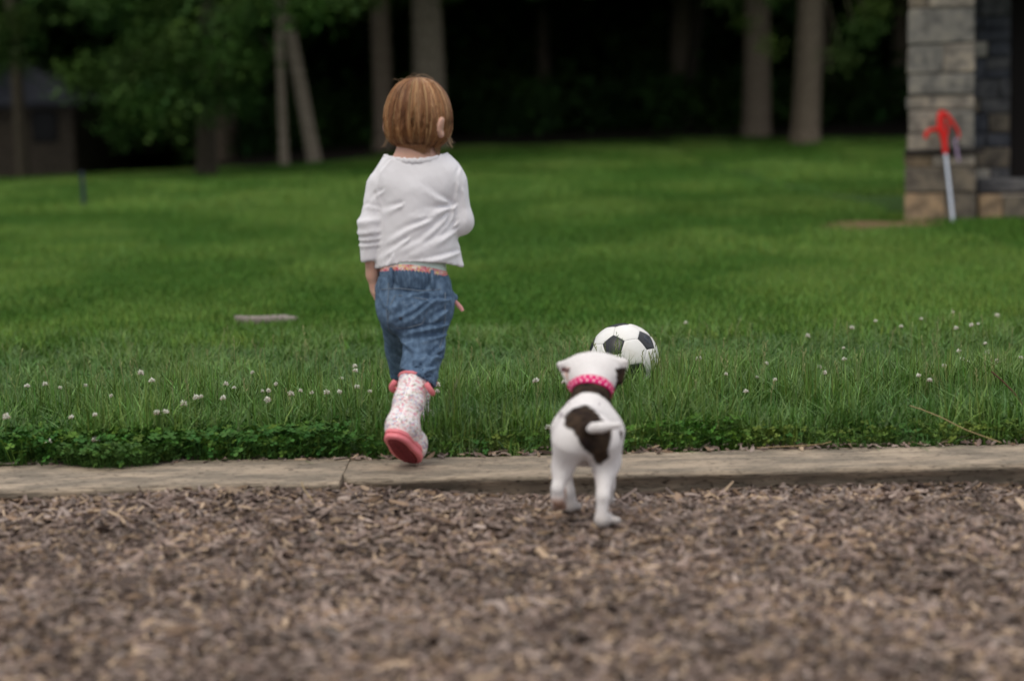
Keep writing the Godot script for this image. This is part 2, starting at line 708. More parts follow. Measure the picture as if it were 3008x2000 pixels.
# ---------------------------------------------------------------- buildings
func stone(lo: Vector3, hi: Vector3, sd: int, bev := 0.012, rough := 0.006) -> Geo:
	# a squared rubble block with worn edges: eight corners cut back, faces a little off true
	var r := RandomNumberGenerator.new()
	r.seed = sd
	var g := Geo.new()
	var c := (lo + hi) / 2
	var e := (hi - lo) / 2
	var id := {}
	for sx in [-1, 1]:
		for sy in [-1, 1]:
			for sz in [-1, 1]:
				for ax in 3:
					var p := Vector3(sx * e.x, sy * e.y, sz * e.z)
					for k in 3:
						if k != ax:
							p[k] -= signf(p[k]) * bev * r.randf_range(0.6, 1.6)
					p[ax] += r.randf_range(-rough, rough * 0.3)
					id[[sx, sy, sz, ax]] = g.v.size()
					g.v.append(c + p)
	for ax in 3:
		for s in [-1, 1]:
			var u := (ax + 1) % 3
			var w := (ax + 2) % 3
			var q := []
			for k in [[-1, -1], [1, -1], [1, 1], [-1, 1]]:
				var key := [0, 0, 0, ax]
				key[ax] = s
				key[u] = k[0]
				key[w] = k[1]
				q.append(id[key])
			if s > 0:
				g.quad(q[0], q[1], q[2], q[3])
			else:
				g.quad(q[0], q[3], q[2], q[1])
	for ax in 3:
		var u := (ax + 1) % 3
		var w := (ax + 2) % 3
		for su in [-1, 1]:
			for sw in [-1, 1]:
				var k := []
				for pr in [[-1, u], [-1, w], [1, w], [1, u]]:
					var key := [0, 0, 0, pr[1]]
					key[ax] = pr[0]
					key[u] = su
					key[w] = sw
					k.append(id[key])
				if su * sw < 0:
					g.quad(k[0], k[1], k[2], k[3])
				else:
					g.quad(k[0], k[3], k[2], k[1])
	for sx in [-1, 1]:
		for sy in [-1, 1]:
			for sz in [-1, 1]:
				var a: int = id[[sx, sy, sz, 0]]
				var b: int = id[[sx, sy, sz, 1]]
				var d: int = id[[sx, sy, sz, 2]]
				if sx * sy * sz > 0:
					g.tri(a, b, d)
				else:
					g.tri(a, d, b)
	return g


var stone_mats := []


func stone_wall(parent: Node3D, lo: Vector3, hi: Vector3, mean_w: float, mean_h: float, sd: int, tones: Array, depth_split := 1) -> void:
	var r := RandomNumberGenerator.new()
	r.seed = sd
	var y := lo.y
	var k := 0
	while y < hi.y - 0.01:
		var h := minf(mean_h * r.randf_range(0.65, 1.5), hi.y - y)
		if hi.y - y - h < mean_h * 0.4:
			h = hi.y - y
		var x := lo.x
		while x < hi.x - 0.005:
			var w := minf(mean_w * r.randf_range(0.5, 1.6), hi.x - x)
			if hi.x - x - w < mean_w * 0.4:
				w = hi.x - x
			# now and then two thin stones in the place of one
			var cuts := [[y, y + h]]
			if h > mean_h * 0.9 and r.randf() < 0.10:
				var m := y + h * r.randf_range(0.35, 0.65)
				cuts = [[y, m], [m, y + h]]
			for cut in cuts:
				for z in depth_split:
					var za := lerpf(lo.z, hi.z, float(z) / depth_split)
					var zb := lerpf(lo.z, hi.z, float(z + 1) / depth_split)
					var gap := 0.003
					var proud := r.randf_range(-0.012, 0.010)
					var g := stone(Vector3(x + gap - (proud if x == lo.x else 0.0), cut[0] + gap, za + (gap if z else 0.0)), Vector3(x + w - gap, cut[1] - gap, zb + (proud if z == depth_split - 1 else -gap)), sd * 1000 + k, minf(0.010, (cut[1] - cut[0]) * 0.12))
					put("stone", g.mesh(stone_mats[tones[r.randi() % tones.size()]], false), parent)
					k += 1
			x += w
		y += h


func box(lo: Vector3, hi: Vector3, bev := 0.006) -> Geo:
	return stone(lo, hi, 1, bev, 0.0)


func build_pavilion() -> void:
	var cols := [[0.36, 0.36, 0.37], [0.47, 0.46, 0.44], [0.56, 0.53, 0.49], [0.43, 0.40, 0.36], [0.30, 0.31, 0.34], [0.66, 0.64, 0.60], [0.50, 0.44, 0.36], [0.58, 0.50, 0.41]]
	for q in cols.size():
		var k: Array = cols[q].map(func(v): return v * 0.95)
		var t := noise(60 + q, 0.03, 128, [[0.15, Color(k[0] * 0.76, k[1] * 0.76, k[2] * 0.77)], [0.5, Color(k[0], k[1], k[2])], [0.85, Color(k[0] * 1.2, k[1] * 1.18, k[2] * 1.14)]])
		stone_mats.append(tri_mat(t, Vector3(2.0, 2.0, 2.0), 0.92, t, 1.2, true))
	var mortar := mat(Color(0.52, 0.49, 0.45), 0.95)
	var wood := mat(Color(0.13, 0.11, 0.10), 0.8)
	var o := thing("stone_pavilion", "rubble stone pavilion corner with square pillar and shaded recess", "building", Vector3(2.64, 0, -12.66))
	o.rotation.y = deg_to_rad(-11.8)
	# the pillar: wider brown foot, dark ledge, grey shaft
	var p := Node3D.new()
	p.name = "pillar"
	o.add_child(p)
	put("mortar", box(Vector3(0.03, -0.2, -0.41), Vector3(0.405, 3.2, -0.034)).mesh(mortar, false), p)
	stone_wall(p, Vector3(-0.01, -0.05, -0.44), Vector3(0.445, 0.465, 0.0), 0.27, 0.19, 11, [3, 6, 7, 2], 2)
	stone_wall(p, Vector3(0.0, 0.49, -0.43), Vector3(0.435, 3.1, -0.005), 0.24, 0.185, 12, [1, 1, 2, 3, 1, 0, 2, 3, 2, 1], 2)
	put("ledge", box(Vector3(-0.02, 0.466, -0.45), Vector3(0.50, 0.486, 0.012), 0.004).mesh(mat(Color(0.16, 0.14, 0.13)), false), p)
	# low wall beside it with its stone cap
	var w := Node3D.new()
	w.name = "low_wall"
	o.add_child(w)
	put("mortar", box(Vector3(0.46, -0.2, -0.40), Vector3(3.4, 0.18, -0.125)).mesh(mortar, false), w)
	stone_wall(w, Vector3(0.45, -0.06, -0.42), Vector3(3.4, 0.185, -0.09), 0.26, 0.115, 13, [6, 7, 6, 3], 1)
	put("cap", box(Vector3(0.46, 0.19, -0.72), Vector3(3.4, 0.275, -0.30), 0.01).mesh(stone_mats[0], false), w)
	# the wall set back in shade
	var b := Node3D.new()
	b.name = "back_wall"
	o.add_child(b)
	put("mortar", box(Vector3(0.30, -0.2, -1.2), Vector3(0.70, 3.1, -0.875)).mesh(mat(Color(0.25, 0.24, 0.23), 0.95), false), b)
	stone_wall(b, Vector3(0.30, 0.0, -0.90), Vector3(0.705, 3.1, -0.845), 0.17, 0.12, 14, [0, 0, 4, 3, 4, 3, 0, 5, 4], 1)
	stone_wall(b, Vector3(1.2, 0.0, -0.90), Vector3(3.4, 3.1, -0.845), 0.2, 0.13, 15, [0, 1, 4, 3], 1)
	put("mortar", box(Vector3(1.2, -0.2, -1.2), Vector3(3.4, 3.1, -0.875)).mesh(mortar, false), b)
	put("door", box(Vector3(0.70, 0.0, -1.1), Vector3(1.205, 2.9, -1.02)).mesh(wood, false), o)
	# timber post and roof over the recess
	put("lintel", box(Vector3(0.436, 1.68, -0.42), Vector3(3.4, 2.7, -0.08)).mesh(wood, false), o)
	put("roof", box(Vector3(-0.5, 3.1, -5.0), Vector3(4.6, 3.3, 0.45)).mesh(mat(Color(0.2, 0.19, 0.19)), false), o)


func build_house() -> void:
	var st := noise(31, 0.06, 256, [[0.0, Color(0.21, 0.19, 0.17)], [0.5, Color(0.38, 0.35, 0.31)], [1.0, Color(0.50, 0.46, 0.40)]], false, 2, FastNoiseLite.TYPE_CELLULAR)
	var wall := tri_mat(st, Vector3(0.9, 0.9, 0.9), 0.92, st, 4.0)
	var rt := noise(32, 0.05, 256, [[0.0, Color(0.24, 0.25, 0.28)], [1.0, Color(0.36, 0.37, 0.41)]])
	var roof := tri_mat(rt, Vector3(0.6, 4.0, 0.6), 0.85, rt, 2.0)
	var dark := mat(Color(0.05, 0.05, 0.06), 0.4)
	var o := thing("stone_house", "low stone house with grey hipped roof under the trees", "building", Vector3(-14.2, -1.0, -48.0))
	put("wall", box(Vector3(-4, -0.6, -4), Vector3(4.05, 2.35, 3.0), 0.03).mesh(wall, false), o)
	var g := Geo.new()
	var e := 0.25
	for p in [Vector3(-4 - e, 2.4, 3 + e), Vector3(4.05 + e, 2.4, 3 + e), Vector3(4.05 + e, 2.4, -4 - e), Vector3(-4 - e, 2.4, -4 - e), Vector3(-0.5, 4.6, -0.5), Vector3(0.5, 4.6, -0.5), Vector3(-4 - e, 2.28, 3 + e), Vector3(4.05 + e, 2.28, 3 + e), Vector3(4.05 + e, 2.28, -4 - e), Vector3(-4 - e, 2.28, -4 - e)]:
		g.v.append(p)
	g.quad(0, 1, 5, 4)
	g.tri(1, 2, 5)
	g.quad(2, 3, 4, 5)
	g.tri(3, 0, 4)
	for k in 4:
		g.quad(6 + k, 6 + (k + 1) % 4, (k + 1) % 4, k)
	g.quad(6, 9, 8, 7)
	put("roof", g.mesh(roof, false), o)
	for x in [3.06, 0.2, -2.4]:
		var f := put("window", box(Vector3(x, 1.45, 2.97), Vector3(x + 0.62, 2.2, 3.03), 0.01).mesh(mat(Color(0.12, 0.11, 0.10)), false), o)
		put("pane", box(Vector3(x + 0.05, 1.5, 3.0), Vector3(x + 0.57, 2.15, 3.035), 0.002).mesh(dark, false), f)
	put("door", box(Vector3(-1.3, -0.3, 2.97), Vector3(-0.4, 1.9, 3.04), 0.01).mesh(mat(Color(0.13, 0.10, 0.08)), false), o)


# ---------------------------------------------------------------- border timbers and chips
func beam(x0: float, x1: float, back: float, front: float, top: float, undercut: float, sd: int, m: Material, round_left: bool) -> ArrayMesh:
	var r := FastNoiseLite.new()
	r.seed = sd
	r.frequency = 3.0
	var g := Geo.new()
	var n := int((x1 - x0) / 0.012)
	# profile from the front foot over the top to the back foot: (z from front, y from top)
	var w := back - front
	var prof := []
	prof.append(Vector2(-undercut - 0.004, -0.13))
	prof.append(Vector2(-undercut, -0.045))
	prof.append(Vector2(-undercut * 0.55, -0.024))
	prof.append(Vector2(0.002, -0.013))
	prof.append(Vector2(0.0, -0.006))
	prof.append(Vector2(-0.006, -0.001))
	for q in 13:
		prof.append(Vector2(-0.014 + (w + 0.026) * q / 12.0, 0.0))
	prof.append(Vector2(w + 0.004, -0.004))
	prof.append(Vector2(w, -0.012))
	prof.append(Vector2(w, -0.13))
	for a in n + 1:
		var x := x0 + (x1 - x0) * a / n
		var endl := clampf((x - x0) / 0.045, 0.0, 1.0) if round_left else 1.0
		endl = sqrt(1.0 - (1.0 - endl) * (1.0 - endl))
		for b in prof.size():
			var p: Vector2 = prof[b]
			var z := front + p.x - (1.0 - endl) * 0.03 * clampf((10.0 - b) / 6.0, 0.0, 1.0)
			var y := top + p.y
			var s := r.get_noise_2d(x * 2.0, b * 0.11)
			if b > 3 and b < prof.size() - 2:
				y += 0.0022 * s + 0.0018 * r.get_noise_2d(x * 0.7, 40.0 + b * 0.6) + 0.003 * r.get_noise_2d(x * 0.25, 9.0)
				if b < 7:
					y -= (1.0 - endl) * 0.012
			if b < 7:
				z += 0.005 * r.get_noise_2d(x * 1.2, 80.0) + 0.003 * r.get_noise_2d(x * 5.0, 30.0 + b)
			g.v.append(Vector3(x, y, z))
			g.uv.append(Vector2(x * 0.55 + sd * 0.37, float(b) / prof.size() * 0.9 + 0.03 * s))
	var k := prof.size()
	for a in n:
		for b in k - 1:
			g.quad(a * k + b, (a + 1) * k + b, (a + 1) * k + b + 1, a * k + b + 1)
	for e in 2:
		var row: int = 0 if e == 0 else n * k
		var mid := g.v.size()
		g.v.append(Vector3(x0 if e == 0 else x1, top - 0.07, (front + back) / 2))
		g.uv.append(Vector2(0, 0.5))
		for b in k:
			g.v.append(g.v[row + b])
			g.uv.append(Vector2(0.01, float(b) / k))
		for b in k:
			var b2 := (b + 1) % k
			if e == 0:
				g.tri(mid, mid + 1 + b, mid + 1 + b2)
			else:
				g.tri(mid, mid + 1 + b2, mid + 1 + b)
	return g.mesh(m)


func build_timbers() -> void:
	# weathered grain: long streaks, cracks and stains worked out once
	var im := Image.create(1024, 256, true, Image.FORMAT_RGBA8)
	var hm := Image.create(1024, 256, true, Image.FORMAT_RGBA8)
	var f := FastNoiseLite.new()
	f.seed = 17
	f.frequency = 1.0
	f.fractal_octaves = 4
	for y in 256:
		for x in 1024:
			var a := f.get_noise_2d(x * 0.006, y * 0.09)
			var b := f.get_noise_2d(x * 0.011 + 50.0, y * 0.33 + 9.0)
			var s := f.get_noise_2d(x * 0.008 + 90.0, y * 0.02 + 70.0)
			var crack := clampf((absf(f.get_noise_2d(x * 0.004 + 20.0, y * 0.055 + 33.0)) - 0.012) * 40.0, 0.0, 1.0)
			var pit := clampf((f.get_noise_2d(x * 0.05 + 7.0, y * 0.16) - 0.38) * 6.0, 0.0, 1.0)
			var t := 0.50 + 0.20 * a + 0.30 * b
			var c := Color(0.635, 0.575, 0.50).lerp(Color(0.50, 0.46, 0.405), clampf(0.5 + s * 1.4, 0, 1))
			c = c * (0.70 + 0.6 * t) * (0.72 + 0.28 * crack)
			c = c.lerp(Color(0.16, 0.13, 0.11), pit * 0.75)
			c.a = 1.0
			im.set_pixel(x, y, c)
			var h := clampf(t * 0.7 + 0.3 * crack - 0.25 * pit, 0, 1)
			hm.set_pixel(x, y, Color(h, h, h))
	var m := mat(Color(1, 1, 1), 0.85, 0.3)
	m.albedo_texture = ImageTexture.create_from_image(im)
	m.heightmap_enabled = true
	m.heightmap_texture = ImageTexture.create_from_image(hm)
	m.heightmap_scale = 0.35
	var a := put("border_timber", beam(-3.2, -0.3737, -4.285, -3.985, 0.002, 0.006, 3, m, false))
	tag(a, "weathered wooden border timber with square end, clover creeping over it", "timber", "timbers edging the mulch bed")
	var b := put("border_timber", beam(-0.3729, 3.2, -4.285, -4.035, -0.002, 0.022, 8, m, true))
	tag(b, "weathered wooden border timber under the child's boot, dark undercut front", "timber", "timbers edging the mulch bed")


func build_mulch() -> void:
	var g := Geo.new()
	var r := RandomNumberGenerator.new()
	r.seed = 99
	var damp := FastNoiseLite.new()
	damp.seed = 3
	damp.frequency = 3.0
	damp.fractal_octaves = 3
	var pal := [Color(0.131, 0.096, 0.078), Color(0.193, 0.140, 0.116), Color(0.262, 0.198, 0.166), Color(0.330, 0.261, 0.223), Color(0.239, 0.163, 0.109), Color(0.080, 0.057, 0.045), Color(0.409, 0.302, 0.209), Color(0.284, 0.214, 0.177), Color(0.216, 0.172, 0.147)]
	for q in 68000:
		var z := r.randf_range(-4.06, -2.25)
		var half := 0.27 * -z + 0.42
		var x := r.randf_range(-half, half)
		if q > 67200:
			z = r.randf_range(-4.37, -4.255)
		var big := r.randf()
		var ln := lerpf(0.005, 0.021, pow(r.randf(), 1.8)) * (1.8 if big > 0.96 else 1.0)
		var wd := ln * r.randf_range(0.10, 0.34) + 0.0014
		var th := r.randf_range(0.001, 0.0035)
		var y := -0.040 + mulch_height(x, z) + r.randf() * 0.013 if q <= 67200 else r.randf_range(0.0, 0.004)
		var bs := Basis(Vector3.UP, r.randf() * TAU) * Basis(Vector3(0, 0, 1), r.randfn(0, 0.28)) * Basis(Vector3.RIGHT, r.randfn(0, 0.6))
		var patch := 1.0 + 0.5 * damp.get_noise_2d(x, z)
		var col: Color = pal[r.randi() % pal.size()] * r.randf_range(0.72, 1.18) * patch
		var bend := r.randfn(0, 0.12) * ln
		var b := g.v.size()
		for s in 3:
			var t := s - 1.0
			var ww := wd * (1.0 if s == 1 else r.randf_range(0.15, 0.8))
			var mid := Vector3(t * ln, bend * (1.0 - t * t), r.randfn(0, 0.1) * wd)
			g.v.append(Vector3(x, y, z) + bs * (mid + Vector3(0, th, r.randfn(0, 0.2) * wd)))
			g.v.append(Vector3(x, y, z) + bs * (mid + Vector3(0, -th * 0.4, ww)))
			g.v.append(Vector3(x, y, z) + bs * (mid + Vector3(0, -th * 0.4, -ww)))
			for k in 3:
				g.c.append(col)
		for s in 2:
			for k in 3:
				var k2 := (k + 1) % 3
				g.quad(b + s * 3 + k, b + s * 3 + k2, b + s * 3 + 3 + k2, b + s * 3 + 3 + k)
		g.tri(b, b + 2, b + 1)
		g.tri(b + 6, b + 7, b + 8)
	put("mulch_chips", g.mesh(vert_mat(0.85, 0.35), false), self, "stuff")


# ---------------------------------------------------------------- lawn
func tuft(blades: int, radius: float, h: float, w: float, sd: int, lean := 0.5) -> Geo:
	var r := RandomNumberGenerator.new()
	r.seed = sd
	var g := Geo.new()
	for q in blades:
		var a := r.randf() * TAU
		var p := Vector3(cos(a), 0, sin(a)) * radius * sqrt(r.randf())
		var hh := h * r.randf_range(0.35, 1.25)
		var ww := w * r.randf_range(0.7, 1.3)
		var b := r.randf() * TAU
		var out := Vector3(cos(b), 0, sin(b))
		var side := Vector3(-sin(b), 0, cos(b)).rotated(Vector3.UP, r.randf_range(-0.7, 0.7))
		var bend := absf(r.randfn(0.0, lean))
		var tone := r.randf_range(0.55, 1.55)
		var dry := r.randf()
		var col := Color(tone * r.randf_range(0.8, 1.2), tone, tone * r.randf_range(0.7, 1.2))
		if dry > 0.90:
			col = Color(3.0, 1.7, 3.0) * r.randf_range(0.8, 1.4)
		var s := g.v.size()
		for k in 4:
			var t := k / 3.0
			var m := p + Vector3.UP * hh * t * (1.0 - 0.35 * bend * t) + out * hh * bend * t * t
			var hw := ww * (1.0 - t * 0.55) * 0.5
			if k == 3:
				g.v.append(m)
				g.c.append(col)
			else:
				g.v.append(m - side * hw)
				g.v.append(m + side * hw)
				g.c.append(col)
				g.c.append(col)
		for k in 2:
			g.quad(s + k * 2, s + k * 2 + 1, s + k * 2 + 3, s + k * 2 + 2)
		g.tri(s + 4, s + 5, s + 6)
	return g


func clover(sd: int) -> Geo:
	var r := RandomNumberGenerator.new()
	r.seed = sd
	var g := Geo.new()
	for q in 7:
		var a := r.randf() * TAU
		var root := Vector3(cos(a), 0, sin(a)) * 0.02 * r.randf()
		var top := Vector3(cos(a), 0, sin(a)) * r.randf_range(0.005, 0.04) + Vector3.UP * r.randf_range(0.025, 0.075)
		var tone := r.randf_range(0.75, 1.25)
		var col := Color(tone, tone, tone * r.randf_range(0.8, 1.2))
		var s := g.v.size()
		for k in 2:
			var m := root if k == 0 else top
			g.v.append(m + Vector3(0.0008, 0, 0))
			g.v.append(m - Vector3(0.0008, 0, 0.0006))
			g.c.append(col)
			g.c.append(col)
		g.quad(s, s + 1, s + 3, s + 2)
		var tilt := Basis(Vector3(r.randf_range(-1, 1), 0, r.randf_range(-1, 1)).normalized(), r.randf_range(0.1, 0.9))
		var size := r.randf_range(0.008, 0.014)
		var a0 := r.randf() * TAU
		for l in 3:
			var b := a0 + TAU * l / 3
			var d := Vector3(cos(b), 0, sin(b))
			var e := Vector3(-sin(b), 0, cos(b))
			var i0 := g.v.size()
			for pt in [Vector3.ZERO, d * 0.55 + e * 0.48 + Vector3.UP * 0.12, d * 1.0 + e * 0.42 + Vector3.UP * 0.1, d * 1.02, d * 1.0 - e * 0.42 + Vector3.UP * 0.1, d * 0.55 - e * 0.48 + Vector3.UP * 0.12]:
				g.v.append(top + tilt * (pt * size))
				g.c.append(col)
			for k in 4:
				g.tri(i0, i0 + k + 2, i0 + k + 1)
	return g


func build_lawn() -> void:
	var m := vert_mat(0.7, 0.18)
	m.backlight_enabled = true
	m.backlight = Color(0.35, 0.4, 0.12)
	var m2 := vert_mat(0.48, 0.42)
	m2.backlight_enabled = true
	m2.backlight = Color(0.35, 0.4, 0.12)
	var tone := FastNoiseLite.new()
	tone.seed = 12
	tone.frequency = 0.9
	tone.fractal_octaves = 3
	var base := Color(0.075, 0.168, 0.030)
	var pale := Color(0.150, 0.260, 0.058)
	# long uncut fringe behind the timber
	var longs := []
	var cols := []
	for q in 5:
		longs.append([])
		cols.append([])
	for q in 15500:
		var t := r_pow(rng.randf(), 1.25)
		var z := -4.295 - t * 2.4
		var half := 0.27 * -z + 0.55
		var x := rng.randf_range(-half, half)
		var n := tone.get_noise_2d(x * 2.2, z * 2.2)
		var edge := smoothstep(-4.29, -4.42, z)
		var long := 1.0 - smoothstep(-4.75, -5.7, z)
		var h := lerpf(0.42, 0.62 + 0.48 * long, edge) * (0.85 + 0.5 * n)
		if z > -4.36 and rng.randf() < 0.40 + 0.8 * n:
			continue
		if x < -0.3 and z > -4.5 and rng.randf() < 0.08:
			continue
		if absf(x + 0.92) < 0.09 and z < -7.0 and z > -7.16:
			continue
		var k := rng.randi() % 5
		longs[k].append(Transform3D(Basis(Vector3.UP, rng.randf() * TAU).scaled(Vector3(1.0, h, 1.0) * rng.randf_range(0.85, 1.2)), Vector3(x, rise(x, z) - 0.012, z)))
		var c := base.lerp(pale, clampf(0.36 + 1.3 * n + rng.randfn(0, 0.22), 0.0, 1.0))
		cols[k].append(leaf_tone(c, 0.28))
	for k in 5:
		scatter("long_grass", tuft(14, 0.03, 0.115, 0.0036, 70 + k).mesh(m2, false), longs[k], cols[k])
	# mown lawn
	var w := [[], [], []]
	var cc := [[], [], []]
	for ring in [[6.3, 10.0, 9500, 1.0], [10.0, 17.0, 9200, 1.25], [17.0, 38.0, 11000, 2.0]]:
		for q in ring[2]:
			var d: float = sqrt(lerpf(ring[0] * ring[0], ring[1] * ring[1], rng.randf()))
			var x := rng.randf_range(-1, 1) * (0.31 * d + 2.0)
			var z := -d
			if x > 2.6 and x < 3.2 and z < -12.6 or x > 3.0 and z < -12.75 and z > -17.5:
				continue
			if Vector2((x - 2.35) / 0.50, (z + 12.25) / 0.6).length() < 1.0 and rng.randf() < 0.95:
				continue
			if absf(x + 0.92) < 0.12 and z < -6.98 and z > -7.18:
				continue
			if z < -28.0 - 2.4 * smoothstep(-8.0, -3.0, x) - 3.9 * smoothstep(-3.0, 1.0, x) + 1.6 * smoothstep(3.5, 8.0, x) + 0.6 * sin(x * 1.3) - rng.randf() * 3.0:
				continue
			var n := 1.3 * tone.get_noise_2d(x * 0.5, z * 0.22) + 0.6 * tone.get_noise_2d(x * 2.5 + 40.0, z * 1.2)
			var k := rng.randi() % 3
			var s: float = ring[3] * rng.randf_range(0.85, 1.2)
			w[k].append(Transform3D(Basis(Vector3.UP, rng.randf() * TAU).scaled(Vector3(s, (0.8 + 0.2 * s) * (0.85 + 0.4 * n), s)), Vector3(x, rise(x, z) - 0.01, z)))
			cc[k].append(leaf_tone(base.lerp(pale, clampf(0.22 + 1.7 * n, 0.0, 1.0)), 0.2))
	for k in 3:
		scatter("mown_grass", tuft(110, 0.17, 0.065, 0.005, 80 + k, 0.6).mesh(m, false), w[k], cc[k])
	# clover and small broad leaves, thick at the edge on one side
	var lw := []
	var lc := []
	for q in 4300:
		var z := -4.29 - rng.randf() * (0.40 * rng.randf() + 0.08 if q < 3600 else 1.2)
		var half := 0.27 * -z + 0.5
		var x := rng.randf_range(-half, -0.25) if q < 2600 else rng.randf_range(-half, half)
		if q >= 2600 and q < 3600 and rng.randf() < 0.6 or q < 2600 and rng.randf() < 0.55:
			continue
		var s := rng.randf_range(0.6, 1.15) * (0.92 if x < -0.4 and z > -4.7 else 0.62)
		lw.append(Transform3D(Basis(Vector3.UP, rng.randf() * TAU).scaled(Vector3.ONE * s), Vector3(x, rise(x, z) - 0.008, z)))
		lc.append(leaf_tone(Color(0.062, 0.158, 0.035) if rng.randf() < 0.7 else Color(0.10, 0.19, 0.035), 0.2))
	for q in 330:
		var c: float = [0.20, 0.34, 0.44, 0.58, 0.80, 0.98, 1.12, 1.2, -0.12][rng.randi() % 9]
		var x := c + rng.randfn(0, 0.055)
		var z := -4.30 - absf(rng.randfn(0, 0.10))
		lw.append(Transform3D(Basis(Vector3.UP, rng.randf() * TAU).scaled(Vector3.ONE * rng.randf_range(0.35, 1.05) * (1.0 if absf(c - 0.4) < 0.1 else 0.75)), Vector3(x, -0.01, z)))
		lc.append(leaf_tone(Color(0.085, 0.20, 0.035) if absf(c - 0.4) < 0.1 else Color(0.12, 0.19, 0.04), 0.25))
	for q in 110:
		var x := rng.randf_range(-1.02, -0.78)
		lw.append(Transform3D(Basis(Vector3.UP, rng.randf() * TAU).scaled(Vector3.ONE * rng.randf_range(0.5, 0.8)), Vector3(x, -0.004, -4.28 + 0.10 * rng.randf() * (1.0 - absf(x + 0.9) / 0.13))))
		lc.append(leaf_tone(Color(0.07, 0.15, 0.035), 0.25))
	scatter("clover_leaves", clover(7).mesh(m, false), lw, lc)
	# flowering grass stalks standing above the fringe
	var sg := Geo.new()
	var r := RandomNumberGenerator.new()
	r.seed = 31
	for q in 360:
		var z := -4.5 - r.randf() * 1.5
		var x := r.randf_range(-1.0, 1.0) * (0.27 * -z + 0.4)
		if q < 70:
			x = 0.33 + r.randfn(0, 0.22)
			z = r.randf_range(-5.07, -4.75)
		var h := r.randf_range(0.11, 0.185) * (1.0 if z > -5.3 else 0.75)
		var ln := Vector3(r.randfn(0, 0.03), 0, r.randfn(0, 0.02))
		var col := Color(0.12, 0.19, 0.06).lerp(Color(0.26, 0.26, 0.12), r.randf())
		var p := Vector3(x, rise(x, z), z)
		var top := p + Vector3.UP * h + ln
		sg.tube([p, p.lerp(top, 0.5) + ln * 0.2, p.lerp(top, 0.75), top], [0.0008, 0.0007, 0.0007, 0.0005], 3, col)
		for k in 6:
			var c := p.lerp(top, 0.78 + 0.04 * k)
			var d := Vector3(r.randf_range(-1, 1), 1.4, r.randf_range(-1, 1)).normalized()
			sg.tube([c, c + d * 0.005, c + d * 0.010], [0.0004, 0.0014, 0.0003], 3, col * r.randf_range(0.9, 1.4))
	put("grass_seed_stalks", sg.mesh(vert_mat(0.7, 0.2), false), self, "stuff")


func r_pow(a: float, b: float) -> float:
	return pow(a, b)


